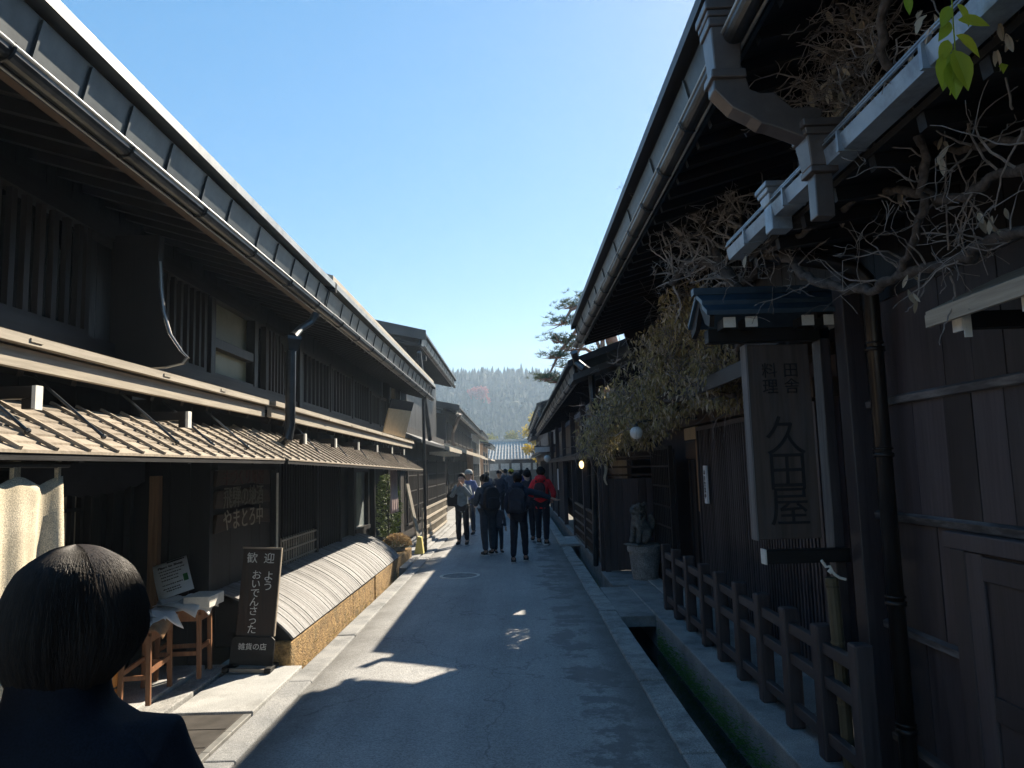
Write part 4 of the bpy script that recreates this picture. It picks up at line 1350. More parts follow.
ed = [('hip', 'belly'), ('belly', 'chest'), ('chest', 'neck'), ('neck', 'head'), ('head', 'muz'), ('muz', 'nose'), ('head', 'crest'), ('head', 'earl'), ('head', 'earr'), ('neck', 'mane1'), ('mane1', 'mane2'),
      ('chest', 'sl'), ('sl', 'el'), ('el', 'pl'), ('chest', 'sr'), ('sr', 'er'), ('er', 'pr'), ('hip', 'kl'), ('kl', 'fl'), ('hip', 'kr'), ('kr', 'fr'), ('hip', 't1'), ('t1', 't2'), ('t2', 't3')]
me = skin_mesh('body', nd, ed, 2)
link_mesh(me, 'body', M['statue_stone'], ko)
b = MB()
RK = random.Random(4)
for k in range(46):
    a_k = RK.uniform(-2.2, 2.2); zz = RK.uniform(.40, .66)
    rr_ = .105 if zz > .5 else .112
    b.sphere((-.055 + rr_ * math.cos(a_k) * .9, rr_ * math.sin(a_k), zz), RK.uniform(.018, .03), 8, 6)
for s__ in (-1, 1):
    b.sphere((-.168, s__ * .042, .585), .02, 8, 6)
b.build('mane', M['statue_stone'], ko, smooth=True, local=True)
ko.rotation_euler = (0, 0, rad(25))
b = MB(); b.box(-.24, .24, -.20, .20, 0, .03); b.build('plinth', M['statue_stone'], ko, local=True, bevel=.008)

# ================================================================== right house R2 and beyond
H2 = thing('townhouse', 'low dark house with a lattice railing over the channel just beyond the stone lion', 'house', (3, 20, 0))
b = MB(); boards(b, 2.0, 2.08, 13.3, 33, .03, 3.3, w=.3); b.build('wall', M['char_v'], H2)
b = MB(); b.prism([(.93, 3.14), (.93, 3.24), (2.7, 3.86), (2.7, 3.76)], 'y', 11.26, 12.085); b.build('lower_roof', M['roof_dark'], H2)  # added filler roof, kept low to shape the sun patch on the road
b = MB(); b.box(2.66, 2.71, 11.2, 13.2, 0, 3.76); b.build('added_back_wall', M['black_v'], H2)  # added wall, stops sun leaking through behind the gate
eave(H2, 1, .95, 3.16, 12.1, 33, 2.0, run=1.75, slope=.36, edge='roof_dark', strap=1.2, panel=1.0)
b = MB(); b.prism([(1.0, 3.27), (2.7, 3.88), (2.7, 3.2), (2.0, 3.2)], 'y', 13.2, 13.28); b.build('gable', M['black_x'], H2)
b = MB(); b.box(1.38, 2.6, 13.0, 33, 1.98, 2.06); b.prism([(1.40, 2.07), (1.40, 2.10), (2.0, 2.3), (2.0, 2.25)], 'y', 13, 33); b.build('lower_roof', M['brown_y'], H2)
for y in (13.05, 16.0, 19.0, 22.5, 26, 29.5):
    b = MB(); b.box(1.44, 1.56, y - .06, y + .06, -.3, 3.2); b.build('post', M['char_v'], H2, bevel=.005)
for (ya, yb) in ((16.2, 18.9), (19.2, 22.3), (22.7, 25.8), (26.2, 29.3)):
    lattice(H2, 1.62, ya, yb, .9, 1.95, step=.16, wbar=.04, mat='brown_v', name='window', back='pane')
for (ya, yb) in ((13.2, 15.9), (16.15, 18.85)):
    b = MB()
    y = ya
    while y < yb:
        b.box(1.485, 1.515, y, y + .035, .12, .92); y += .16
    for z in (.14, .34, .53, .72, .92):
        b.box(1.47, 1.53, ya, yb, z - .022, z + .022)
    b.build('railing', M['brown_y'], H2)
b = MB(); b.box(2.66, 2.72, 13.2, 33, 0, 3.8); b.build('added_back_wall', M['black_v'], H2)  # added wall, keeps courtyard sun from leaking under the roof
b = MB(); b.box(1.44, 1.56, 13.0, 33, -.4, .1); b.build('footing', M['stone_dark'], H2)
b = MB(); boards(b, 1.50, 1.55, 22.6, 33, .1, 2.0, w=.3); b.build('wall', M['brown_v'], H2)
b = MB(); b.box(1.42, 1.44, 24.8, 25.15, 1.05, 1.75); b.build('notice_plate', M['paper'], H2)
b = MB(); b.tube([P(574, 352, X=.98), P(577, 362, X=1.03), P(584, 368, X=1.12), P(591, 372, X=1.24)], .06, 8); b.tube([P(591, 372, X=1.24), P(593, 400, X=1.25), P(596, 565, X=1.33)], [.055, .05, .05], 8)
b.build('downpipe', M['metal'], H1)

Gt = thing('wooden_gate', 'dark closed gate with a slatted head facing up the street behind the stone lion', 'gate', (1.95, 12.95, 0))
b = MB()
for k in range(6):
    b.box(1.58 + k * .135, 1.58 + k * .135 + .13, 12.90, 12.94, .05, 1.60)
b.build('gate_leaf', M['char_v'], Gt)
for x in (1.50, 2.40):
    b = MB(); b.box(x, x + .09, 12.86, 12.96, .03, 2.2); b.build('gate_post', M['char_v'], Gt, bevel=.005)
for z in (1.64, 1.78, 1.92):
    b = MB(); b.box(1.59, 2.40, 12.89, 12.95, z, z + .035); b.build('rail', M['brown_y'], Gt)
b = MB(); b.box(1.42, 2.52, 12.84, 12.98, 2.2, 2.3); b.build('lintel', M['black_x'], Gt)
b = MB()
pts = [(1.53 + .03 * math.sin(k * .9) * (k / 8), 1.86 - .045 * k) for k in range(9)]
b.prism(pts + [(x + .06 - .004 * i, z) for i, (x, z) in reversed(list(enumerate(pts)))], 'y', 12.80, 12.81)
tag(b.build('cloth_strip', M['cloth']), 'small white cloth strip hanging on the gate post behind the stone lion', 'cloth')

lm = thing('wall_lamp', 'small lit yellow lamp under the low eave past the gate', 'lamp', (1.42, 15.9, 1.86))
m, nt, bb = nt_mat('lamp_glow'); bb.inputs['Base Color'].default_value = (.9, .7, .4, 1); bb.inputs['Emission Color'].default_value = (1, .72, .3, 1); bb.inputs['Emission Strength'].default_value = .55
b = MB(); b.sphere((1.42, 15.9, 1.86), (.05, .05, .085), 12, 8); b.build('lamp_shade', m, lm, smooth=True)
b = MB(); b.tube([(1.42, 15.9, 1.94), (1.42, 15.9, 1.98)], .02, 8); b.build('lamp_cap', M['metal'], lm)

b = MB(); b.box(.98, 1.52, 17.2, 19.0, .015, .075)
tag(b.build('stone_slab', M['slab'], bevel=.012), 'pale stone slab laid as a bridge over the channel before the railing', 'slab')

H3 = thing('townhouse', 'taller dark house with a sharp roof corner rising beyond the low railing house', 'house', (5, 44, 0))
b = MB(); boards(b, 1.95, 2.05, 34, 55, .05, 4.8, w=.5); b.box(2.0, 8, 34, 34.1, .05, 5); b.build('wall', M['char_v'], H3)
eave(H3, 1, 1.10, 4.3, 33.6, 55, 2.0, run=5, slope=.3, edge='roof_dark', strap=2, panel=1.4)
b = MB(); b.prism([(1.2, 2.5), (1.2, 2.62), (2.0, 2.9), (2.0, 2.8)], 'y', 34, 55); b.build('lower_roof', M['roof_dark'], H3)
for k in range(6):
    lattice(H3, 1.88, 34.6 + k * 3.3, 37.4 + k * 3.3, .5, 2.2, step=.35, wbar=.08, mat='brown_v', name='window', back='pane', s=1)
b = MB(); b.tube([(1.15, 33.8, 4.3), (1.25, 33.7, 4.0), (1.6, 33.7, 3.6), (1.7, 33.7, .1)], .08, 8); b.build('downpipe', M['metal'], H3)
small_house('dark far house at the end of the row under the yellow tree', 1, 1.25, 56, 70, 4.4, 'black_v', 2, 8)
lg = thing('globe_lamp', 'small pale round lamp hanging far along the dark row beside the red jacket', 'lamp', (1.2, 27.5, 2.15))
b = MB(); b.sphere((1.2, 27.5, 2.13), .13, 14, 10); b.build('lamp_globe', M['globe'], lg, smooth=True)
b = MB(); b.tube([(1.2, 27.5, 2.26), (1.2, 27.5, 2.36), (1.5, 27.5, 2.38)], .015, 6); b.build('lamp_arm', M['metal'], lg)
sb = thing('shop_sign', 'small pale horizontal sign board jutting from the far dark row', 'sign', (1.05, 30, 2.3))
b = MB(); b.box(.82, 1.42, 30, 30.06, 2.42, 2.62); b.build('sign_board', M['paper'], sb)
b = MB(); b.box(.80, 1.6, 29.99, 30.07, 2.63, 2.67); b.build('bracket', M['metal'], sb)

# ================================================================== things on the left
bn = MB()
BY0, BY1, zt, zb_ = 2.1, 3.24, 1.865, .30
nu, nv = 46, 40
vs = []
for j in range(nv + 1):
    t = j / nv
    for i in range(nu + 1):
        u = i / nu
        pin = .5 + .5 * math.cos(u * 2 * math.pi * 4)
        x = -1.985 + (.030 * math.sin(u * 19 + 1.2 * t) + .022 * math.sin(u * 31 + 2.4 * t + 1) + .012 * math.sin(u * 53 - 2 * t)) * (.25 + .9 * t ** .6)
        x += .035 * noise.noise((u * 3.1, t * 2.5, 5)) * t
        y = BY0 + (BY1 - BY0) * (u * (1 - .05 * t) + .025 * t) + .015 * math.sin(t * 5 + u)
        z = zt - (zt - zb_) * t - .035 * (1 - pin) * (1 - t) ** 6
        vs.append((x, y, z))
bn.add(vs, [(j * (nu + 1) + i, j * (nu + 1) + i + 1, (j + 1) * (nu + 1) + i + 1, (j + 1) * (nu + 1) + i) for j in range(nv) for i in range(nu)])
bt = thing('cloth_banner', 'creased cream cloth banner hanging on loops from the awning pole nearest the camera', 'banner', (-1.99, 2.6, .3))
o = bn.build('cloth', M['cloth'], bt, smooth=True)
sd = o.modifiers.new('thick', 'SOLIDIFY'); sd.thickness = .004
for k in range(5):
    y = BY0 + (BY1 - BY0) * k / 4
    b = MB()
    b.box(-1.995, -1.978, max(BY0, y - .02), min(BY1, y + .02), 1.84, 1.93)
    b.build('loop', M['cloth'], bt)
b = MB(); b.tube([(-1.985, 1.4, 1.915), (-1.985, 3.3, 1.915)], .014, 8); b.build('pole', M['black_y'], bt)

pk = MB()
nu, nv = 20, 12
vs = [(-2.28 + .03 * math.sin(i * 1.1) * (.3 + j / nv), 13.6 + .75 * i / nu, 1.92 - .85 * j / nv) for j in range(nv + 1) for i in range(nu + 1)]
pk.add(vs, [(j * (nu + 1) + i, j * (nu + 1) + i + 1, (j + 1) * (nu + 1) + i + 1, (j + 1) * (nu + 1) + i) for j in range(nv) for i in range(nu)])
o = tag(pk.build('shop_curtain', M['pink_cloth'], smooth=True), 'faded pink shop curtain hanging below the far end of the awning', 'curtain')
sd = o.modifiers.new('thick', 'SOLIDIFY'); sd.thickness = .004

# three carved plaques on the board wall
for i, (txt, z, mt, lab) in enumerate((('手づくり味噌', 1.81, 'red_paint', 'topmost carved plaque on the board wall, with faded reddish characters'),
                                      ('飛騨の地酒', 1.595, 'gold_paint', 'middle carved plaque of the three on the board wall, with dull greenish characters'),
                                      ('やまとろ中', 1.37, 'white_paint', 'lowest carved plaque on the board wall, with the brightest pale characters'))):
    q = thing('carved_plaque', lab, 'sign', (-2.93, 8.0, z), 0, 'carved plaques on the board wall')
    b = MB()
    n = 14
    tp = [(7.28 + 1.5 * k / n, z + .085 + .012 * math.sin(k * .7 + i) + .02 * math.sin(math.pi * k / n)) for k in range(n + 1)]
    bo = [(7.22 + 1.62 * k / n, z - .075 + .010 * math.sin(k * .9 + 2 * i) + .02 * math.sin(math.pi * k / n)) for k in range(n + 1)]
    b.prism(tp + bo[::-1], 'x', -2.945, -2.905)
    b.build('slab', M['brown_y'], q, bevel=.005)
    text(txt, .20 if len(txt) > 5 else .235, M[mt if mt != 'white_paint' else 'pale_paint'], q, frame_m((-2.902, 8.0, z + .012), (0, 1, 0), (0, 0, 1)), bold=.006, depth=.003)

# standing sign with welcome writing
ss = thing('standing_sign', 'upright brown sign board with white writing on a black foot beside the curved shingles', 'sign', (-2.52, 7.18, .035), rad(6))
ss.rotation_euler = (rad(-5), rad(3.5), rad(4))
b = MB(); b.box(-.175, .175, -.02, .02, .27, 1.10); b.build('sign_board', M['sign_brown'], ss, local=True, bevel=.005)
b = MB(); b.box(-.185, .185, -.022, .022, 1.10, 1.118); b.box(.176, .186, -.022, .022, .3, 1.10); b.build('board_edge', M['grey_wood_x'], ss, local=True)
b = MB(); b.prism([(-.20, .04), (.20, .04), (.20, .27), (.17, .30), (-.17, .30), (-.20, .27)], 'y', -.05, -.022); b.build('foot_panel', M['black_x'], ss, local=True, bevel=.004)
for x in (-.19, .19):
    b = MB(); b.box(x - .03, x + .03, -.20, .20, 0, .045); b.build('foot', M['black_x'], ss, local=True, bevel=.006)
b = MB(); b.box(-.16, .16, -.17, -.13, .0, .03); b.build('stretcher', M['grey_wood_x'], ss, local=True)
ss['_w'] = [0, 0, 0]
def st(body, size, x, z, y=-.0225, spacing=.9, bold=.002, mat='white_paint'):
    return text(body, size, M[mat], ss, frame_m((x, y, z), (1, 0, 0), (0, 0, 1)), spacing=spacing, bold=bold)
st('歓', .105, -.085, 1.01); st('迎', .105, .075, 1.01)
st('よ\nう', .10, .085, .80)
st('お\nい\nで\nん\nさ\nっ\nた', .092, -.03, .605)
st('雑貨の店', .066, 0, .205, y=-.053)

# stools with papers, barrel
def stool(name, label, loc, rz, w, d, h, apron='white_end'):
    s = thing(name, label, 'stool', loc, rz, 'wooden stools in front of the shop')
    for sx in (-1, 1):
        for sy in (-1, 1):
            b = MB()
            b.bar((sx * (w / 2 - .02), sy * (d / 2 - .02), 0), (sx * (w / 2 - .03), sy * (d / 2 - .03), h - .06), .036, .036, up=(0, 1, 0))
            b.build('leg', M['stool_v'], s, local=True, bevel=.003)
    for sx in (-1, 1):
        b = MB(); b.box(sx * (w / 2 - .025) - .01, sx * (w / 2 - .025) + .01, -d / 2 + .04, d / 2 - .04, h * .42 - .018, h * .42 + .018); b.build('stretcher', M['stool_v'], s, local=True)
        b = MB(); b.box(sx * (w / 2 - .02) - .01, sx * (w / 2 - .02) + .01, -d / 2 + .03, d / 2 - .03, h - .11, h - .03); b.build('apron', M['stool_v'], s, local=True)
    for sy in (-1, 1):
        b = MB(); b.box(-w / 2 + .04, w / 2 - .04, sy * (d / 2 - .025) - .01, sy * (d / 2 - .025) + .01, h * .36 - .018, h * .36 + .018); b.build('stretcher', M['stool_v'], s, local=True)
        b = MB(); b.box(-w / 2 + .03, w / 2 - .03, sy * (d / 2 - .02) - .01, sy * (d / 2 - .02) + .01, h - .11, h - .03); b.build('apron', M['stool_v'], s, local=True)
    b = MB(); b.box(-w / 2, w / 2, -d / 2, d / 2, h - .03, h); b.build('seat', M['stool_v'], s, local=True, bevel=.005)
    return s
def heap(loc, rz, w, d, h, seed, name, label, mat='paper', dark=None):
    """crumpled sheets lying over a stool top, their edges hanging down"""
    RH = random.Random(seed)
    t = thing(name, label, 'paper', loc, rz)
    nl = 0
    for (ox, oy, a, sw, sdp, hh) in ((0, 0, .1, w, d, h * .5), (.03, -.04, -.25, w * .8, d * .8, h), (-.05, .05, .5, w * .7, d * .7, h * 1.2)):
        b = MB()
        n = 14
        vs = []
        for j in range(n + 1):
            for i in range(n + 1):
                u, v = i / n - .5, j / n - .5
                x, y = u * sw * 1.1, v * sdp * 1.1
                xx = ox + x * math.cos(a) - y * math.sin(a); yy = oy + x * math.sin(a) + y * math.cos(a)
                ed_ = max(0, max(abs(xx) / (w / 2), abs(yy) / (d / 2)) - .95)
                z = .012 + hh * (.25 + .6 * max(0, noise.noise((u * 3 + seed + nl * 3.1, v * 3, nl)) + .35)) * (1 - min(1, (abs(u) + abs(v)) * .8)) + .012 * nl - ed_ * .28
                vs.append((xx, yy, z))
        b.add(vs, [(j * (n + 1) + i, j * (n + 1) + i + 1, (j + 1) * (n + 1) + i + 1, (j + 1) * (n + 1) + i) for j in range(n) for i in range(n)])
        o = b.build('sheet', M[dark if (dark and nl == 0) else mat], t, smooth=True, local=True)
        sd = o.modifiers.new('thick', 'SOLIDIFY'); sd.thickness = .003
        nl += 1
    return t
sA = stool('stool', 'brown wooden stool standing nearer the dark haired woman, half hidden by her hair', (-3.03, 6.2, .095), rad(8), .25, .56, .58)
heap((-3.03, 6.2, .675), rad(8), .33, .58, .10, 3, 'paper_heap', 'crumpled white papers heaped on the stool half hidden by the dark hair', dark='tan_v')
sB = stool('stool', 'brown wooden stool that carries the propped printed notice in front of the carved plaques', (-3.0, 6.82, .095), rad(6), .40, .36, .60)
heap((-3.0, 6.80, .695), rad(6), .46, .42, .10, 8, 'paper_heap', 'white papers and flat white box on the stool below the printed notice')
b = MB(); b.box(-2.93, -2.70, 6.62, 6.95, .70, .80)
tag(b.build('paper_box', M['white_end'], bevel=.006), 'flat white cardboard box at the sunny edge of the stool under the notice', 'box')
pn = thing('notice', 'white printed notice with a green mark propped up and bent on the stool', 'notice', (-3.06, 6.78, .80), rad(8))
b = MB()
n = 12
pr = []
for j in range(n + 1):
    t = j / n
    pr.append((t * .10 + .16 * t * t, .30 * t - .05 * t * t))
vs = [( (i - .5) * .26 - .18 * t_[0], t_[0] * .8, t_[1]) for t_ in pr for i in (0, 1)]
b.add(vs, [(2 * j, 2 * j + 1, 2 * j + 3, 2 * j + 2) for j in range(n)])
o = b.build('sheet', M['paper'], pn, local=True, smooth=True)
sd = o.modifiers.new('thick', 'SOLIDIFY'); sd.thickness = .003
b = MB(); b.bar((-.06, .23, .22), (-.02, .13, .0), .10, .01); b.build('prop', M['tan_v'], pn, local=True)
pn['_w'] = [0, 0, 0]
def on_sheet(t):
    j = t * n
    k = min(n - 1, int(j)); f = j - k
    a, c = Vector((pr[k][0], pr[k][1])), Vector((pr[k + 1][0], pr[k + 1][1]))
    p = a + (c - a) * f; d = (c - a).normalized()
    o = Vector((-.18 * p.x, p.x * .8, p.y)); u = Vector((-.18 * d.x, d.x * .8, d.y)).normalized()
    nn = Vector((1, 0, 0)).cross(u)
    return o + nn * .004, u
c_, u_ = on_sheet(.82)
text('Place to Shop', .034, M['ink'], pn, frame_m(c_, (1, 0, 0), u_), depth=.0006, bold=.0012)
for t, xa, xb in  ((.95, -.02, .10), (.945, -.02, .10), (.70, -.09, .10), (.61, -.085, .06), (.52, -.08, .05), (.43, -.08, .04), (.30, -.08, .06), (.20, -.08, .03), (.14, -.06, .05)):
    b = MB()                                                   # the small print: strokes too fine to read
    c_, u_ = on_sheet(t)
    x = xa
    while x < xb:
        L = R.uniform(.006, .016)
        b.obox(c_ + Vector((x + L / 2, 0, 0)), (L / 2, 0, 0), u_ * (.008 if t > .9 else .004), Vector((1, 0, 0)).cross(u_) * .0006)
        x += L + R.uniform(.002, .006)
    b.build('lettering', M['ink'], pn, local=True)
b = MB(); c_, u_ = on_sheet(.36); b.obox(c_ + Vector((.095, 0, 0)), (.017, 0, 0), u_ * .03, Vector((1, 0, 0)).cross(u_) * .001); b.build('green_mark', M['green_ink'], pn, local=True)

pn.rotation_euler = (0, rad(-17), rad(8)); pn.scale = (1.2, 1.2, 1.2)
br = thing('wooden_barrel', 'bright orange wooden tub standing behind the nearer stool', 'tub', (-3.36, 6.1, .095))
b = MB()
for k in range(18):
    a0, a1 = 2 * math.pi * k / 18, 2 * math.pi * (k + .93) / 18
    vs = []
    for a in (a0, a1):
        for (r_, z) in ((.135, .0), (.165, .60), (.148, .60), (.118, .0)):
            vs.append((-3.36 + r_ * math.cos(a), 6.1 + r_ * math.sin(a), .095 + z))
    b.add(vs, [(0, 1, 5, 4), (1, 2, 6, 5), (2, 3, 7, 6), (3, 0, 4, 7), (0, 3, 2, 1), (4, 5, 6, 7)])
b.build('staves', M['orange_v'], br)
b = MB(); b.lathe([(.146, .54), (.146, .565)], (-3.36, 6.1, .095), 18); b.build('lid', M['orange_v'], br)
for z, r_ in ((.10, .142), (.48, .161)):
    b = MB(); b.tube([(-3.36 + r_ * math.cos(a), 6.1 + r_ * math.sin(a), .095 + z) for a in [2 * math.pi * k / 24 for k in range(24)]], .009, 6, closed=True); b.build('hoop', M['bamboo'], br)

# floor plate and drain strip at the shop front
b = MB()
b.box(-2.60, -2.135, 3.0, 5.90, .004, .03)
for k in range(8):
    b.box(-2.60, -2.135, 3.05 + k * .36, 3.06 + k * .36, .031, .034)
tag(b.build('floor_plate', M['iron'], bevel=.004), 'dark worn metal plate covering the pit beside the roadside drain', 'plate')
b = MB()
for k in range(7):
    b.box(-2.125, -2.068, 3.2 + k * .385, 3.2 + k * .385 + .38, .0, .034)
tag(b.build('drain_strip', M['roof_edge'], bevel=.003), 'pale metal drain strip along the edge of the dark plate', 'drain')

# manhole ring painted pale on the road
mh = thing('manhole_cover', 'round manhole cover with a pale ring in the middle of the road', 'manhole', (-1.0, 13.0, .02))
b = MB(); b.lathe([(.29, .014), (.29, .023), (0.001, .023)], (-1.0, 13.0, 0), 32); b.build('cover', M['stone_dark'], mh)
b = MB(); b.lathe([(.30, .010), (.30, .026), (.345, .026), (.345, .010)], (-1.0, 13.0, 0), 40); b.build('ring', M['white_end'], mh)

# leaning board on the low roof, plants by the far entrance, leaning plank
lb = thing('leaning_board', 'tan board with a dark top leaning on the low roof before the white plaster', 'board', (-2.25, 13.9, 2.5))
m_ = Matrix.Translation((0, 0, 0))
lc = P(398, 419, Y=14.8)
wv, hv = Vector((.15, .46, 0)), Vector((.10, -.02, .37))
nv_ = wv.cross(hv).normalized()
b = MB(); b.obox(lc - hv * .25, wv, hv * .75, nv_ * .012); b.build('panel', M['tan_board'], lb)
b = MB(); b.obox(lc + hv * .755, wv * 1.01, hv * .25, nv_ * .014); b.build('top_panel', M['black_y'], lb)

sp = thing('potted_shrub', 'tall green shrub in a pot beside the pink shop curtain', 'plant', (-2.72, 15.9, .05))
b = MB(); b.lathe([(.13, 0), (.17, .3), (.15, .3)], (-2.72, 15.9, .05), 14); b.build('pot', M['stone_dark'], sp)
b = MB(); b.tube([(-2.72, 15.9, .3), (-2.70, 15.9, 1.4)], [.025, .01], 6); b.build('stem', M['bark'], sp)
b = MB()
for k in range(1500):
    z = R.uniform(.45, 1.75)
    r_ = .30 * (1 - abs(z - 1.0) / 1.1) * math.sqrt(R.random()) + .02
    a = R.uniform(0, 6.28)
    c_ = Vector((-2.72 + r_ * math.cos(a), 15.9 + r_ * math.sin(a), z))
    b.leaf(c_, (math.cos(a), math.sin(a), R.uniform(-.3, .8)), (R.uniform(-1, 1), R.uniform(-1, 1), 1), R.uniform(.05, .09), .035)
b.build('foliage', M['shrub_leaf'], sp, fixn=False)
fp = thing('potted_flowers', 'round clump of faded yellow chrysanthemums in a pale pot at the end of the shingles', 'plant', (-2.42, 15.2, .05))
b = MB(); b.lathe([(.12, 0), (.165, .28), (.15, .28)], (-2.42, 15.2, .05), 14); b.build('pot', M['slab'], fp)
b = MB()
for k in range(1300):
    v = Vector((R.gauss(0, 1), R.gauss(0, 1), R.gauss(0, 1))).normalized()
    v.z = abs(v.z) * .9 - .1
    c_ = Vector((-2.42, 15.2, .36)) + Vector((v.x * .27, v.y * .27, v.z * .25)) * R.uniform(.8, 1.05)
    b.leaf(c_, (v + Vector((R.uniform(-.8, .8), R.uniform(-.8, .8), R.uniform(-.4, .8)))), v, R.uniform(.03, .055), .03)
b.build('blossoms', M['flower'], fp, fixn=False)
b = MB()
for k in range(260):
    a = R.uniform(0, 6.28); r_ = .24 * math.sqrt(R.random())
    b.leaf((-2.42 + r_ * math.cos(a), 15.2 + r_ * math.sin(a), R.uniform(.28, .42)), (math.cos(a), math.sin(a), .2), (0, 0, 1), .07, .035)
b.build('foliage', M['shrub_leaf'], fp, fixn=False)
b = MB(); b.bar((-2.12, 16.3, .30), (-2.38, 16.4, 1.55), .12, .03)
lp = thing('leaning_plank', 'pale grey plank leaning against the post where the awning ends', 'plank', (-2.12, 16.3, .05))
b.build('plank', M['grey_wood_y'], lp)
b = MB(); b.prism([(-2.22, .05), (-2.02, .05), (-2.06, .40), (-2.14, .42)], 'y', 16.2, 16.4)
b.build('foot', noisy('yellow_foot', (.5, .42, .12), (.62, .55, .2), scale=10), lp)

# pale lattice railing of house C over the gutter
rc = thing('lattice_railing', 'low pale lattice railing on a stone edge where the awnings end', 'railing', (-2.25, 21, .1))
b = MB()
y = 18.0
while y < 24:
    b.box(-2.27, -2.23, y - .03, y + .03, .18, .92); y += .27
for z in (.20, .44, .66, .90):
    b.box(-2.235, -2.205, 17.9, 24, z - .03, z + .03)
b.build('lattice', M['grey_wood_y'], rc)
b = MB(); b.box(-2.45, -2.15, 17.8, 24.1, -.3, .12); b.build('stone_edge', M['stone_dark'], rc, bevel=.015)

# ================================================================== people
def person(label, loc, face, h=1.7, jacket=(.03, .03, .035), trousers=(.02, .02, .025), arms=None, stride=.0, lean=0.0, headtilt=0.0, hair='hair', hat=None, hood=False,
           pack=None, packlabel='', packsize=1.0, width=1.0, skirt=None, group=None, eyes=False, hairscale=1.0, nohair=False):
    """face: heading in degrees, 0 = walking away from the camera along the street"""
    k = h / 1.75
    p = thing('person', label, 'person', loc, rad(face), group)
    p.scale = (k * width, k * width, k)
    def ln(v):                                                  # leaning forward from the hips
        z = v[2]
        return (v[0], v[1] + lean * max(0, z - .95), z - .25 * abs(lean) * max(0, z - .95))
    arms = arms or {}
    n, e = {}, []
    def add(key, pos, r, *par):
        n[key] = (pos, r)
        for q in par:
            e.append((q, key))
    add('pelvis', (0, 0, .97), .11)
    add('spine', ln((0, 0, 1.14)), .105, 'pelvis'); add('chest', ln((0, 0, 1.33)), .115, 'spine'); add('neck', ln((0, -.01, 1.48)), .052, 'chest')
    hx = headtilt
    add('skull', ln((0, .01 + .05 * hx, 1.555)), .068, 'neck'); add('face', ln((0, .025 + .12 * hx, 1.63)), .088, 'skull'); add('crown', ln((0, .01 + .14 * hx, 1.705)), .07, 'face')
    add('nose', ln((0, .118 + .12 * hx, 1.615 - .02 * hx)), .014, 'face')
    for s_, S_ in ((-1, 'l'), (1, 'r')):
        add('ear' + S_, ln((s_ * .088, .01 + .12 * hx, 1.625)), .018, 'face')
        add('sh' + S_, ln((s_ * .165, 0, 1.415)), .062, 'chest')
        el, wr = arms.get(S_, ((s_ * .235, -.03, 1.13), (s_ * .235, .07, .90)))
        el, wr = ln(el), ln(wr)
        add('el' + S_, el, .042, 'sh' + S_); add('wr' + S_, wr, .028, 'el' + S_)
        d = (Vector(wr) - Vector(el)).normalized()
        sd = d.cross(Vector((0, 0, 1)))
        if sd.length < .2:
            sd = Vector((0, 1, 0))
        sd.normalize()
        palm = Vector(wr) + d * .075
        add('pa' + S_, tuple(palm), .03, 'wr' + S_)
        for i, (off, L) in enumerate(((-.030, .062), (-.010, .075), (.011, .07), (.030, .055))):
            a = palm + sd * off + d * .035
            bnd = sd.cross(d)
            add('f%d' % i + S_, tuple(a), .0115, 'pa' + S_); add('g%d' % i + S_, tuple(a + d * L * .6 + bnd * .012), .0095, 'f%d' % i + S_); add('h%d' % i + S_, tuple(a + d * L + bnd * .03), .008, 'g%d' % i + S_)
        add('th' + S_, tuple(Vector(wr) + d * .05 - sd * .045), .0115, 'wr' + S_); add('ti' + S_, tuple(Vector(wr) + d * .09 - sd * .06), .009, 'th' + S_)
        add('hip' + S_, (s_ * .088, 0, .91), .085, 'pelvis')
        f = stride * s_
        add('kn' + S_, (s_ * .10, .02 + f * .5, .50), .058, 'hip' + S_); add('an' + S_, (s_ * .105, -.02 + f, .09), .036, 'kn' + S_); add('to' + S_, (s_ * .115, .11 + f, .045), .03, 'an' + S_)
    link_mesh(skin_mesh('body', n, e, 2), 'body', M['skin'], p)
    # jacket
    jn, je = {}, []
    def ad(key, pos, r, *par):
        jn[key] = (pos, r)
        for q in par:
            je.append((q, key))
    ad('w', (0, 0, .98), .165); ad('hem', (0, 0, .80), .172, 'w'); ad('m', ln((0, 0, 1.16)), .160, 'w'); ad('c', ln((0, 0, 1.33)), .172, 'm'); ad('n', ln((0, -.005, 1.475)), .088, 'c'); ad('n2', ln((0, -.005, 1.52)), .076, 'n')
    for S_ in 'lr':
        s_ = -1 if S_ == 'l' else 1
        ad('s' + S_, n['sh' + S_][0], .082, 'c'); ad('e' + S_, n['el' + S_][0], .066, 's' + S_); ad('k' + S_, n['wr' + S_][0], .050, 'e' + S_)
    me = skin_mesh('jacket', jn, je, 2)
    segs = []
    for S_ in 'lr':
        a0, a1, a2 = (Vector(n[q_ + S_][0]) for q_ in ('sh', 'el', 'wr'))
        segs += [(a0.lerp(a1, .35), a1), (a1, a2)]
    def near_arm(p_):
        for a0, a1 in segs:
            t_ = max(0, min(1, (p_ - a0).dot(a1 - a0) / (a1 - a0).length_squared))
            if (p_ - a0.lerp(a1, t_)).length < .088:
                return True
        return False
    for v in me.vertices:
        y = v.co.y
        c0 = ln((0, 0, v.co.z))[1]
        if near_arm(v.co):
            continue
        y -= c0
        q = .78
        v.co.y = c0 + (y * q if abs(y) < .17 else y - math.copysign(.17 * (1 - q), y))
        w = noise.noise((v.co.x * 9, v.co.y * 9 + face, v.co.z * 11)) * .010
        v.co += Vector((w, w * .6, 0))
    jm = cloth_mat('jacket_cloth', jacket)
    jo = link_mesh(me, 'jacket', jm, p)
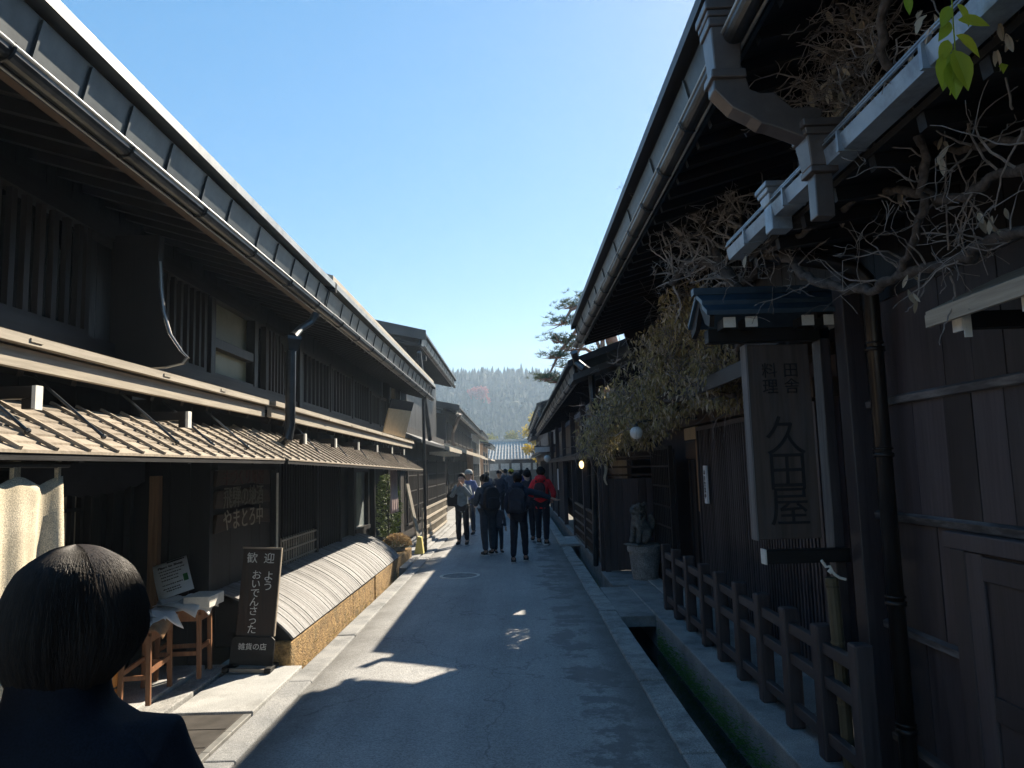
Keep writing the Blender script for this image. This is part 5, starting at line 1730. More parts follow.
    if hood:
        b = MB(); b.sphere(ln((0, -.085, 1.50)), (.125, .075, .085), 14, 10); b.build('hood', jm, jo, smooth=True, local=True)
    if skirt:
        b = MB(); b.lathe([(.15, .98), (.19, .75), (.22, .50), (.20, .50), (.14, .9)], (0, 0, 0), 18); b.build('skirt', cloth_mat('skirt_cloth', skirt), p, smooth=True, local=True)
    tn, te = {'pelvis': ((0, 0, .96), .135)}, []
    for S_ in 'lr':
        for key, par, r in (('hip', 'pelvis', .105), ('kn', 'hip' + S_, .078), ('an', 'kn' + S_, .062)):
            tn[key + S_] = (n[key + S_][0] if key != 'an' else (n['an' + S_][0][0], n['an' + S_][0][1], .10), r)
            te.append((par, key + S_))
    me = skin_mesh('trousers', tn, te, 2)
    for v in me.vertices:
        w = noise.noise((v.co.x * 8, v.co.y * 8 + face, v.co.z * 14)) * .008
        v.co += Vector((w, w, 0))
    link_mesh(me, 'trousers', cloth_mat('trouser_cloth', trousers), p)
    for S_ in 'lr':
        a = Vector(n['an' + S_][0]); t = Vector(n['to' + S_][0])
        so = {'a': ((a.x, a.y - .035, .055), .05), 'b': ((a.x, a.y + .05, .052), .048), 'c': ((t.x, t.y + .05, .04), .038), 'u': ((a.x, a.y, .11), .045)}
        o = link_mesh(skin_mesh('shoe', so, [('a', 'b'), ('b', 'c'), ('a', 'u')], 2), 'shoe', M['shoe'], p)
        b = MB(); b.prism([(a.x - .045, a.y - .085), (a.x + .045, a.y - .085), (t.x + .045, t.y + .03), (t.x + .02, t.y + .085), (t.x - .02, t.y + .085), (t.x - .045, t.y + .03)], 'z', .0, .018)
        b.build('sole', M['sole'], o, local=True)
    hc = Vector(ln((0, .005 + .13 * hx, 1.655)))
    if not nohair:
        b = MB()
        nu_, nv_ = 18, 12
        b.sphere(hc + Vector((0, -.018, .012)), (.098 * hairscale, .108 * hairscale, .108), nu_, nv_)
        vs = []
        for v in b.v:
            v = Vector(v)
            d = v - hc
            if d.y > .05 and d.z < .03:                          # forehead and face stay free
                v.y = hc.y + .05
            v += d * noise.noise(d * 38 + Vector((face, 0, 0))) * .07
            vs.append(tuple(v))
        b.v = vs
        b.build('hair', M[hair], p, smooth=True, local=True)
    if hat:
        b = MB(); b.lathe([(.112, -.005), (.116, .02), (.108, .07), (.075, .115), (.02, .13)], hc + Vector((0, -.005, .01)), 18)
        b.prism([(hc.x - .09, hc.y + .05), (hc.x - .07, hc.y + .17), (hc.x + .07, hc.y + .17), (hc.x + .09, hc.y + .05)], 'z', hc.z + .01, hc.z + .022)
        b.build('cap', cloth_mat('cap_cloth', hat), p, smooth=True, local=True)
    if eyes:
        b = MB()
        for s_ in (-1, 1):
            b.sphere(Vector(ln((s_ * .034, .106 + .12 * hx, 1.635))), .0095, 8, 6)
        b.build('eyes', M['black_paint'], p, local=True)
        b = MB(); b.sphere(Vector(ln((0, .102 + .12 * hx, 1.565))), (.022, .008, .005), 10, 6); b.build('mouth', M['pink_cloth'], p, local=True)
    if pack:
        q = thing('backpack', packlabel, 'backpack', loc, rad(face))
        q.scale = p.scale
        pm = cloth_mat('pack_cloth', pack, .7)
        bd = ln((0, -.20, 1.22))
        b = MB()
        b.prism([(-.15, .99), (.15, .99), (.165, 1.05), (.16, 1.32), (.12, 1.43), (.06, 1.47), (-.06, 1.47), (-.12, 1.43), (-.16, 1.32), (-.165, 1.05)], 'y', bd[1] - .08, bd[1] + .07)
        o = b.build('pack_body', pm, q, local=True, bevel=.03)
        b = MB(); b.prism([(-.12, 1.02), (.12, 1.02), (.125, 1.2), (.10, 1.24), (-.10, 1.24), (-.125, 1.2)], 'y', bd[1] - .135, bd[1] - .078); b.build('pocket', pm, q, local=True, bevel=.02)
        b = MB()
        for s_ in (-1, 1):
            b.tube([(s_ * .085, bd[1] + .06, 1.43), (s_ * .10, bd[1] + .15, 1.485), (s_ * .105, bd[1] + .27, 1.42), (s_ * .12, bd[1] + .335, 1.28), (s_ * .15, bd[1] + .28, 1.12), (s_ * .15, bd[1] + .06, 1.04)], .018, 6)
        b.tube([(-.03, bd[1] + .05, 1.46), (0, bd[1] + .05, 1.50), (.03, bd[1] + .05, 1.46)], .008, 6)
        b.build('strap', pm, q, local=True)
        if packsize != 1.0:
            for o in q.children:
                if not o.name.startswith('strap'):
                    for v in o.data.vertices:
                        v.co.x *= packsize
                        v.co.z = 1.25 + (v.co.z - 1.25) * packsize
    return p

def at(px, py):
    v = P(px, py, Z=.02)
    return (v.x, v.y, .02)

navy = (.022, .030, .05)
# the man who lifts a phone to his face
pA = person('person in a grey jacket and black trousers holding both hands up to their face', at(463, 545), 170, 1.70, (.20, .235, .26), (.016, .016, .02),
            arms={'l': ((-.25, .10, 1.18), (-.06, .20, 1.46)), 'r': ((.25, .10, 1.18), (.06, .20, 1.46))}, eyes=True, headtilt=.1)
q = at(463, 545)
sbag = thing('shoulder_bag', 'black shoulder bag hanging at the hip of the grey jacketed person', 'bag', (q[0] - .22, q[1], .95))
b = MB(); b.prism([(-.13, .0), (.13, .0), (.15, .28), (.09, .36), (-.09, .36), (-.15, .28)], 'y', -.07, .07); b.build('bag_body', cloth_mat('bag_cloth', (.012, .012, .016)), sbag, local=True, bevel=.03)
b = MB(); b.tube([(-.08, 0, .34), (.0, .03, .55), (.18, .02, .62), (.30, -.02, .52)], .014, 6); b.build('strap', M['shoe'], sbag, local=True)
# behind him
v = P(470, 535, Z=.02)
person('person in a blue jacket and pale hat standing behind the grey jacketed one', (v.x, v.y, .02), 160, 1.76, (.14, .18, .36), (.04, .05, .07), hat=(.5, .48, .44), eyes=True)
# dark coat, bent over, big pack
person('person in a dark hooded coat bending their head with a large backpack at their side', at(489, 555), 28, 1.70, (.045, .06, .085), (.05, .06, .075), lean=.12, headtilt=.45, hood=True, stride=.06,
       pack=(.03, .03, .035), packlabel='bulky black backpack on the back of the bent dark coated person', width=1.08,
       arms={'l': ((-.25, .05, 1.13), (-.14, .25, 1.08)), 'r': ((.25, .05, 1.13), (.12, .26, 1.08))})
v = P(499, 553, Z=.02)
person('small child in a grey patterned coat half hidden among the dark coated adults', (v.x, v.y, .02), 200, 1.08, (.10, .10, .115), (.04, .045, .06), hat=(.05, .05, .07), eyes=True)
# centre: arm stretched to the right
person('person in black with a backpack, one arm stretched out sideways over the road', at(520, 562), -8, 1.70, navy, (.022, .025, .036), stride=.14, headtilt=-.05, hood=True,
       pack=(.03, .035, .05), packlabel='small dark backpack of the person with the outstretched arm',
       arms={'l': ((-.26, .02, 1.14), (-.22, .16, .95)), 'r': ((.43, .04, 1.33), (.66, .10, 1.24))})
# red jacket
person('person in a bright red hooded jacket and black trousers facing up the street', at(543, 544), -12, 1.80, (.70, .035, .045), (.022, .022, .03), hood=True, stride=-.14, packsize=.72, width=1.08,
       pack=(.06, .03, .035), packlabel='black backpack on the bright red jacket', arms={'l': ((-.27, .02, 1.15), (-.16, .22, 1.08)), 'r': ((.27, .02, 1.15), (.20, .2, 1.0))})
v = P(529, 541, Z=.02)
person('person in a black coat standing close to the red jacket', (v.x, v.y, .02), 15, 1.74, (.05, .05, .06), (.03, .03, .04), headtilt=.1)
# the crowd farther up the street
crowd = [(487, 30, 1.66, (.05, .07, .12), None, 'person in a dull blue coat far up the street by the left row'),
         (499, 27, 1.70, (.05, .055, .075), (.02, .02, .025), 'person in a black cap and coat walking just beyond the group'),
         (505, 34, 1.74, (.09, .10, .12), None, 'person in a grey black jacket in the middle of the far crowd'),
         (511, 31, 1.72, (.08, .08, .10), (.55, .46, .06), 'person wearing a yellow cap in the far crowd'),
         (521, 31, 1.70, (.08, .06, .24), None, 'person in a purple jacket just beyond the red jacket'),
         (527, 45, 1.75, (.022, .026, .03), None, 'person in a dark jacket beside the far right row'),
         (502, 52, 1.68, (.25, .24, .23), None, 'person in a pale coat farthest up the street')]
for (px, Y, h, jk, ht, lab) in crowd:
    x = P(px, 470, Y=Y).x
    person(lab, (x, Y, .02), R.choice([0, 15, -20, 170, 185]), h, jk, (.02, .02, .026), hat=ht, stride=R.uniform(-.12, .12), group='people far up the street')

# ------------------------------------------------------------------ the woman in front
WX, WY = -.80, 1.36
wm = person('person with a dark bob and navy coat seen from behind, nearest the camera', (WX, WY, .02), 6, 1.665, (.006, .008, .015), (.01, .01, .014), nohair=True, width=1.0,
            arms={'l': ((-.25, .02, 1.12), (-.2, .2, 1.0)), 'r': ((.25, .02, 1.12), (.2, .2, 1.0))})
wm['_w'] = [0, 0, 0]
for o in wm.children:
    if o.name.startswith('jacket'):
        q_ = MB()
        rings = [(1.10, .205, .135, 0), (1.22, .212, .140, 0), (1.32, .215, .138, 0), (1.385, .208, .130, 0), (1.43, .190, .120, .004), (1.465, .160, .108, .008), (1.49, .122, .096, .012), (1.51, .090, .086, .014), (1.54, .082, .082, .014), (1.585, .078, .078, .014), (1.58, .062, .064, .014)]
        nn = 40
        for (z_, w_, d_, dx) in rings:
            for i_ in range(nn):
                a_ = 2 * math.pi * i_ / nn
                ca, sa = math.cos(a_), math.sin(a_)
                ex = .8
                x_ = math.copysign(abs(ca) ** ex, ca) * w_
                q_.v.append((x_ - dx, math.copysign(abs(sa) ** ex, sa) * d_ - .01, z_ - .10 * x_ * (z_ > 1.3) * .5 + .004 * noise.noise((x_ * 12, sa * 3, z_ * 14))))
        for k_ in range(len(rings) - 1):
            for i_ in range(nn):
                q_.f.append((k_ * nn + i_, k_ * nn + (i_ + 1) % nn, (k_ + 1) * nn + (i_ + 1) % nn, (k_ + 1) * nn + i_))
        bm = bmesh.new(); bm.from_mesh(o.data)
        bv = [bm.verts.new(p_) for p_ in q_.v]
        for f_ in q_.f:
            bf = bm.faces.new([bv[i_] for i_ in f_]); bf.smooth = True
        bm.to_mesh(o.data); bm.free()
        s_ = o.modifiers.new('sub', 'SUBSURF'); s_.levels = 1; s_.render_levels = 2
ku = 1.665 / 1.75
# bob shape in the woman's local frame (unscaled by width): profile radius against height, flattened front to back
hz0, hz1 = 1.485, 1.800
def bob(u, t):
    """t 0 crown .. 1 hem, u angle; local coordinates"""
    a = u
    tab = [(0, 0), (.003, .026), (.012, .052), (.040, .094), (.077, .115), (.114, .126), (.150, .130), (.180, .125), (.206, .112), (.230, .094), (.254, .072)]
    cum = t * (len(tab) - 1)
    k0 = min(len(tab) - 2, int(cum)); f = cum - k0
    pm, p0, p1, p2 = (tab[max(0, min(len(tab) - 1, k0 + q_))] for q_ in (-1, 0, 1, 2))
    rr, dz_ = (.5 * (2 * p0[c_] + (p1[c_] - pm[c_]) * f + (2 * pm[c_] - 5 * p0[c_] + 4 * p1[c_] - p2[c_]) * f * f + (3 * p0[c_] - pm[c_] - 3 * p1[c_] + p2[c_]) * f ** 3) for c_ in (1, 0))
    rr = max(.0008, rr) * .93 / .951
    zt_ = hz1 - dz_ / .951
    z = zt_
    x = rr * math.cos(a) * 1.0
    y = rr * math.sin(a) * (.92 if math.sin(a) < 0 else .95)
    # the hem is a little longer on the left cheek and follows the nape
    z += .022 * t * t * t * math.cos(a) - .012 * t * t * (math.sin(a) < 0) * abs(math.sin(a))
    z += .014 * t ** 4 * noise.noise((math.cos(a) * 2.5, math.sin(a) * 2.5, 8))
    return Vector((x, y + .005, z))
b = MB()
nu_, nv_ = 72, 30
vs = [bob(2 * math.pi * i / nu_, (j / nv_)) * 1.0 for j in range(1, nv_ + 1) for i in range(nu_)]
vs2 = []
for i, v in enumerate(vs):
    ang = math.atan2(v.y, v.x)
    w = .992 + .012 * noise.noise((math.cos(ang) * 5, math.sin(ang) * 5, v.z * 3)) + .005 * noise.noise((math.cos(ang) * 16, math.sin(ang) * 16, v.z * 2))
    vs2.append((v.x * w, v.y * w, v.z))
fs = [(j * nu_ + i, j * nu_ + (i + 1) % nu_, (j + 1) * nu_ + (i + 1) % nu_, (j + 1) * nu_ + i) for j in range(nv_ - 1) for i in range(nu_)]
n0 = len(vs2)
vs2.append((0, .005, hz1)); fs += [(n0, (i + 1) % nu_, i) for i in range(nu_)]
vs2.append((0, .0, hz0 + .03)); fs += [(n0 + 1, (nv_ - 1) * nu_ + i, (nv_ - 1) * nu_ + (i + 1) % nu_) for i in range(nu_)]
b.add(vs2, fs)
hr = b.build('hair', M['hair'], wm, smooth=True, local=True)
hm, nt, bb = nt_mat('hair_strand')
g_ = N(nt, 'ShaderNodeNewGeometry')
nt.links.new(ramp(nt, g_.outputs['Random Per Island'], (.010, .007, .006), (.036, .022, .015), 0, 1), bb.inputs['Base Color'])
bb.inputs['Roughness'].default_value = .6
bb.inputs['Specular IOR Level'].default_value = .35
b = MB()
RH = random.Random(11)
for k in range(9000):
    a = RH.uniform(0, 2 * math.pi)
    t0 = .01 + RH.uniform(.0, .75) ** 1.5
    t1 = min(1.0, t0 + RH.uniform(.45, 1.0)) if RH.random() < .85 else 1.0
    drift = RH.gauss(0, .16)
    lift = 1.002 + abs(RH.gauss(0, .016))
    fly = RH.random() < .09
    pts = []
    m_ = 9
    for i in range(m_ + 1):
        f = i / m_
        t = t0 + (t1 - t0) * f
        v = bob(a + drift * f * f + .02 * math.sin(f * 6 + k), max(.004, t))
        lf = 1.003 + (lift - 1) * f + (.03 * f * f if fly else 0)
        pts.append((v.x * lf, v.y * lf, v.z - .004 * f * (t1 > .97) * RH.random()))
    b.tube(pts, [.0005 * (1 - .4 * i / m_) for i in range(m_ + 1)], 3)
b.build('hair_strands', hm, hr, local=True, fixn=False)

# ================================================================== vines and trees
def branch(b, p, d, L, r, rng, wob=.35, seg=.06, droop=.0, kids=2, depth=2, tips=None, kidlen=.55):
    pts, rs = [Vector(p)], [r]
    d = Vector(d).normalized()
    n_ = max(3, int(L / seg))
    for i in range(n_):
        d = (d + Vector((rng.gauss(0, wob), rng.gauss(0, wob), rng.gauss(0, wob) - droop)) * .5).normalized()
        pts.append(pts[-1] + d * L / n_)
        rs.append(max(.0016, r * (1 - .75 * (i + 1) / n_)))
    b.tube(pts, rs, 5 if r > .006 else 4)
    if depth > 0:
        for k in range(kids):
            i = rng.randint(1, n_)
            a = Vector((rng.gauss(0, 1), rng.gauss(0, 1), rng.gauss(.2, 1))).normalized()
            branch(b, pts[i], (d * .5 + a), L * kidlen * rng.uniform(.6, 1.2), rs[i] * .72, rng, wob, seg, droop, kids, depth - 1, tips, kidlen)
    elif tips is not None:
        tips.append((pts[-1], d))
    return pts

def path(pxs, jit=0, rng=None):
    """a curve through pixels at given depths, smoothed"""
    c = [P(a, b_, Y=y) for a, b_, y in pxs]
    out = []
    for i in range(len(c) - 1):
        p0, p1, p2, p3 = c[max(0, i - 1)], c[i], c[i + 1], c[min(len(c) - 1, i + 2)]
        for k in range(6):
            t = k / 6
            q = .5 * ((2 * p1) + (p2 - p0) * t + (2 * p0 - 5 * p1 + 4 * p2 - p3) * t * t + (3 * p1 - p0 - 3 * p2 + p3) * t ** 3)
            if rng:
                q = q + Vector((rng.gauss(0, jit), rng.gauss(0, jit), rng.gauss(0, jit)))
            out.append(q)
    out.append(c[-1])
    return out

def taper(n_, a, c):
    return [a + (c - a) * i / (n_ - 1) for i in range(n_)]

# 1. the near wisteria over the lower gutter
RV = random.Random(21)
W1 = thing('wisteria_vine', 'bare twisting vine with curled dead leaves over the pale gutter nearest the camera', 'vine', (1.9, 3.2, 0))
b = MB()
stems = [[(1060, 225, 2.3), (1000, 238, 2.6), (955, 262, 2.9), (905, 272, 3.2), (870, 290, 3.5), (820, 285, 3.8), (790, 262, 4.1), (778, 235, 4.25)],
         [(1060, 150, 2.2), (1000, 175, 2.5), (950, 200, 2.8), (900, 190, 3.1), (850, 205, 3.5), (800, 235, 3.9), (765, 250, 4.2)],
         [(900, -30, 2.3), (880, 30, 2.5), (895, 80, 2.6), (915, 120, 2.7), (925, 180, 2.8), (915, 235, 3.0), (900, 270, 3.2)],
         [(820, -30, 3.0), (850, 20, 3.0), (862, 70, 3.1), (868, 120, 3.2), (850, 150, 3.4), (838, 180, 3.6), (815, 230, 3.9)],
         [(800, 80, 3.5), (840, 95, 3.4), (868, 118, 3.3), (905, 128, 3.0), (960, 150, 2.7), (1040, 130, 2.3)]]
tr = []
for i, s_ in enumerate(stems):
    pt = path(s_, .008, RV)
    tr.append(pt)
    r0 = (.024, .019, .017, .016, .014)[i]
    b.tube(pt, [r0 * (.75 + .35 * abs(math.sin(j * .8 + i))) for j in range(len(pt))], 9)
b.build('trunk', M['bark'], W1, smooth=True)
b = MB()
tips = []
for k in range(95):
    pt = RV.choice(tr)
    p = RV.choice(pt)
    d = Vector((RV.gauss(-.3, .8), RV.gauss(0, .7), RV.gauss(.15, .9)))
    branch(b, p, d, RV.uniform(.12, .42), RV.uniform(.0028, .006), RV, wob=.5, seg=.035, droop=.05, kids=2, depth=2, tips=tips)
for (px, py, Y) in ((848, 30, 3.1), (862, 60, 3.1), (835, 80, 3.3), (840, 130, 3.4), (815, 90, 3.5), (855, 105, 3.2), (870, 20, 2.9), (825, 110, 3.4), (845, 60, 3.2), (880, 45, 2.8), (838, 105, 3.3), (860, 85, 3.1)):
    for k in range(9):
        branch(b, P(px, py, Y=Y), (RV.gauss(-.4, .8), RV.gauss(0, .5), RV.gauss(.4, .8)), RV.uniform(.10, .30), RV.uniform(.003, .0065), RV, wob=.55, seg=.03, kids=3, depth=2, tips=tips, kidlen=.5)
b.build('branch', M['twig'], W1, fixn=False)
b = MB()                                                       # long thin whips and tendrils
for w_ in ([(950, 275, 3.0), (955, 300, 3.0), (945, 325, 3.0), (940, 345, 3.0)], [(948, 250, 3), (946, 200, 2.9), (944, 120, 2.7)], [(1012, 110, 2.3), (1000, 60, 2.2), (985, 20, 2.1)], [(955, 245, 2.9), (962, 215, 2.9), (968, 180, 2.8)], [(955, 245, 2.9), (972, 210, 2.8), (975, 170, 2.75)],
           [(958, 246, 2.9), (966, 205, 2.85), (982, 160, 2.7)], [(880, 195, 3.2), (905, 206, 3.1)], [(905, 200, 3.1), (920, 225, 3), (930, 240, 3)], [(1024, 130, 2.2), (1005, 170, 2.4), (995, 210, 2.5)], [(925, 285, 3.1), (918, 300, 3.1), (905, 312, 3.1)], [(960, 90, 2.4), (980, 75, 2.3), (1030, 40, 2.1)],
           [(920, 270, 3.1), (915, 310, 3.1)], [(820, 30, 3.2), (800, 20, 3.2), (790, 12, 3.2)], [(830, 25, 3.2), (810, 40, 3.3), (793, 43, 3.3)]):
    pt = path(w_, .003, RV)
    b = MB(); b.tube(pt, taper(len(pt), .0045, .0022), 5)
    b.build('tendril', M['twig'], W1)
def curled(b, c, s, rng):
    """a dead leaf rolled up on itself"""
    d = Vector((rng.gauss(0, .4), rng.gauss(0, .4), -1)).normalized()
    u = d.orthogonal().normalized(); w = d.cross(u)
    n_ = 6
    vs = []
    for i in range(n_ + 1):
        t = i / n_
        hw = s * .28 * math.sin(math.pi * (t * .9 + .05))
        bend = u * (s * .35 * t * t)
        for j in (-1, 0, 1):
            vs.append(c + d * s * t + bend + w * hw * j * .55 + u * abs(j) * hw * .8)
    b.add(vs, [(i * 3 + j, i * 3 + j + 1, (i + 1) * 3 + j + 1, (i + 1) * 3 + j) for i in range(n_) for j in (0, 1)])
b = MB()
for k in range(46):
    t, d = RV.choice(tips)
    curled(b, t, RV.uniform(.035, .085), RV)
for (px, py, Y, n_) in ((840, 105, 3.3, 10), (862, 110, 3.1, 8), (835, 125, 3.3, 6), (945, 150, 2.6, 6), (1000, 30, 2.1, 14), (1010, 20, 2.1, 8), (910, 290, 3.1, 4), (985, 225, 2.6, 3), (1000, 230, 2.6, 3), (930, 20, 2.2, 6), (855, 90, 3.2, 5)):
    for k in range(n_):
        curled(b, P(px + RV.gauss(0, 6), py + RV.gauss(0, 9), Y=Y + RV.gauss(0, .05)), RV.uniform(.035, .075), RV)
b.build('dead_leaves', M['dry_leaf'], W1, fixn=False)
b = MB()                                                       # the last green spray
pt = path([(950, -25, 2.0), (953, 20, 2.0), (955, 60, 2.0), (950, 95, 2.0)], 0)
b.tube(pt, .002, 4)
for (px, py, dx, dz, L) in ((957, 4, .55, -.7, .075), (949, 6, -.4, -.9, .07), (958, 20, .95, -.25, .088), (950, 22, -.45, -.7, .065), (956, 35, .8, -.55, .10), (948, 40, -.4, -.85, .075), (953, 50, .30, -1, .125), (947, 52, -.22, -1, .12), (951, 60, .06, -1, .115), (905, -6, .2, -.6, .06)):
    d = Vector((dx, RV.uniform(-.2, .2), dz))
    b.ovate(P(px, py, Y=2.0 + RV.uniform(-.02, .02)), d, (RV.uniform(-.25, .25), -1, .35), L, L * .50)
b.leaf(P(1001, 63, Y=2.1), (.1, 0, -1), (0, -1, .3), .035, .03)
b.build('green_leaves', M['green_leaf'], W1, fixn=False)

# 2. bare knobby crown above the sign
W2 = thing('bare_climber', 'bare knobby climbing tree with stubby pruned twigs rising above the blue sign roof', 'tree', (1.9, 5.6, 2.9))
b = MB()
tr = []
for i, s_ in enumerate(([(738, 292, 5.2), (722, 268, 5.4), (700, 262, 5.6), (685, 266, 5.7), (672, 285, 5.8)], [(725, 272, 5.4), (712, 245, 5.5), (700, 215, 5.6), (694, 190, 5.6), (690, 165, 5.6)],
                        [(705, 225, 5.6), (690, 210, 5.7), (676, 205, 5.8), (662, 215, 5.9)], [(712, 245, 5.5), (696, 235, 5.7), (680, 240, 5.8), (665, 250, 5.9)], [(738, 292, 5.2), (742, 320, 5.3), (738, 350, 5.5)], [(700, 262, 5.6), (682, 232, 5.8), (670, 205, 5.9), (664, 180, 6.0)], [(690, 175, 5.6), (698, 155, 5.6), (712, 142, 5.5)], [(722, 268, 5.4), (738, 240, 5.2), (742, 215, 5.2)], [(705, 225, 5.6), (725, 205, 5.5), (735, 190, 5.4)])):
    pt = path(s_, .006, RV); tr.append(pt)
    b.tube(pt, [((.05, .038, .026, .026, .045, .026, .02, .022, .02)[i]) * (1 - .45 * j / len(pt)) * (.85 + .3 * RV.random()) for j in range(len(pt))], 8)
b.build('trunk', M['bark'], W2, smooth=True)
b = MB()
for k in range(120):
    p = RV.choice(RV.choice([q for n_, q in enumerate(tr) if n_ != 4]))
    branch(b, p, (RV.gauss(-.2, .8), RV.gauss(0, .6), RV.gauss(.35, .8)), RV.uniform(.15, .42), RV.uniform(.008, .014), RV, wob=.45, seg=.05, kids=3, depth=2, kidlen=.5)
b.build('branch', M['pale_twig'], W2, fixn=False)
b = MB()
for w_ in ([(702, 158, 5.6), (720, 160, 5.5), (730, 150, 5.4), (738, 140, 5.3), (752, 155, 5.2), (761, 175, 5.1), (764, 205, 5.0)], [(712, 215, 5.6), (722, 190, 5.5), (735, 168, 5.4), (755, 162, 5.2)],
           [(712, 165, 5.6), (720, 180, 5.5), (726, 195, 5.5), (720, 205, 5.5)], [(650, 235, 6), (652, 250, 6), (668, 262, 5.9), (690, 280, 5.7)]):
    pt = path(w_, .004, RV); b.tube(pt, taper(len(pt), .007, .004), 5)
b.build('whip', M['pale_twig'], W2)

# 3. the leafy mass over the low roof
W3 = thing('leafy_vine', 'thick mass of dry olive and straw coloured vine hanging above the stone lion', 'vine', (1.7, 9, 2.4))
blobs = [(606, 425, 11.0, .42), (597, 442, 11.3, .34), (615, 405, 10.6, .40), (632, 398, 10.2, .46), (645, 378, 9.7, .44), (660, 352, 9.0, .42), (680, 338, 8.4, .42), (700, 322, 7.8, .38), (655, 410, 9.8, .36), (680, 385, 8.8, .36), (705, 375, 8.0, .32), (725, 350, 7.3, .30), (640, 425, 10.4, .30), (720, 385, 7.6, .25), (625, 432, 10.8, .28), (690, 300, 7.4, .30), (668, 398, 9.3, .34)]
b = MB()
tr = []
for s_ in ([(735, 395, 7.2), (700, 395, 8.0), (665, 400, 9), (630, 415, 10.3), (600, 430, 11.2)], [(740, 350, 7), (710, 340, 7.7), (670, 350, 8.8), (640, 380, 10), (610, 410, 11)], [(738, 310, 6.6), (700, 300, 7.4), (672, 320, 8.4), (648, 360, 9.6)], [(665, 365, 8.8), (672, 385, 8.8), (660, 400, 9)]):
    pt = path(s_, .02, RV); tr.append(pt)
    b.tube(pt, [.03 * (.7 + .5 * RV.random()) for _ in pt], 7)
b.build('trunk', M['bark'], W3, smooth=True)
b = MB()
for k in range(420):
    px, py, Y, rr = RV.choice(blobs)
    c_ = P(px, py, Y=Y) + Vector((RV.gauss(0, .5), RV.gauss(0, .8), RV.gauss(0, .45))) * rr
    branch(b, c_, (RV.gauss(-.3, .8), RV.gauss(0, .8), RV.gauss(-.1, .8)), RV.uniform(.15, .5), RV.uniform(.004, .009), RV, wob=.5, seg=.05, droop=.12, kids=2, depth=1)
b.build('branch', M['twig'], W3, fixn=False)
b = MB(); b2 = MB()
for k in range(15000):
    px, py, Y, rr = RV.choice(blobs)
    v = Vector((RV.gauss(0, 1), RV.gauss(0, 1), RV.gauss(0, 1))).normalized() * (RV.random() ** .4)
    c_ = P(px, py, Y=Y) + Vector((v.x * rr * 1.05, v.y * rr * 1.5, v.z * rr * .95 - .05))
    if noise.noise(c_ * 3.1) < -.18:
        continue
    d = Vector((RV.gauss(0, .5), RV.gauss(0, .5), -1 + RV.gauss(0, .5)))
    q = b2 if (RV.random() < .3 + .25 * noise.noise(c_ * 1.7)) else b
    q.leaf(c_, d, (RV.uniform(-1, 1), RV.uniform(-1, .3), RV.uniform(-.3, 1)), RV.uniform(.05, .12), RV.uniform(.018, .034), fold=.3)
b.build('foliage', M['vine_leaf'], W3, fixn=False)
b2.build('dead_foliage', M['dry_leaf'], W3, fixn=False)

# pine behind the low house
PT = thing('pine_tree', 'old pine with flat needle pads and a reddish leaning trunk rising behind the right roofs', 'tree', (3.0, 22, 0))
RP = random.Random(5)
b = MB()
pt = path([(628, 560, 22), (622, 440, 22), (617, 380, 22), (612, 340, 21.8), (600, 310, 21.5), (590, 290, 21.3)], .02, RP)
b.tube(pt, taper(len(pt), .30, .10), 12)
b.build('trunk', M['pine_bark'], PT, smooth=True)
pads = [(588, 300, 21.3, .55, .22), (570, 306, 21, .42, .16), (562, 322, 20.6, .55, .17), (585, 322, 21, .55, .2), (560, 340, 20.6, .42, .2), (572, 348, 20.8, .5, .22), (557, 356, 20.5, .42, .14), (570, 366, 20.7, .5, .18), (546, 378, 20.3, .45, .14), (560, 381, 20.5, .45, .15), (578, 384, 20.8, .5, .16), (592, 378, 21, .4, .14), (598, 330, 21.3, .5, .25), (605, 352, 21.4, .4, .14)]
b = MB()
for (px, py, Y, w_, h_) in pads:
    e = P(px, py, Y=Y)
    s_ = RP.choice(pt[8:])
    b.tube([s_, s_.lerp(e, .35) + Vector((0, 0, -.12)), s_.lerp(e, .7) + Vector((0, 0, .06)), e + Vector((0, 0, -.08))], [.07, .055, .045, .02], 7)
    for k in range(12):
        q = e + Vector((RP.gauss(0, w_ * .5), RP.gauss(0, w_ * .5), RP.gauss(0, h_ * .4)))
        b.tube([e + Vector((0, 0, -.06)), e.lerp(q, .5) + Vector((0, 0, -.05)), q], [.02, .013, .006], 5)
b.build('limb', M['pine_bark'], PT)
b = MB()
for (px, py, Y, w_, h_) in pads:
    e = P(px, py, Y=Y)
    for k in range(62):
        c_ = e + Vector((RP.gauss(0, w_ * .48), RP.gauss(0, w_ * .5), abs(RP.gauss(0, h_ * .55)) - .04))
        for j in range(13):
            d = Vector((RP.gauss(0, .7), RP.gauss(0, .7), RP.uniform(.0, 1.1)))
            b.leaf(c_, d, (RP.gauss(0, 1), RP.gauss(0, 1), RP.gauss(0, 1)), RP.uniform(.09, .17), .014, fold=0)
b.build('needles', M['needle'], PT, fixn=False)

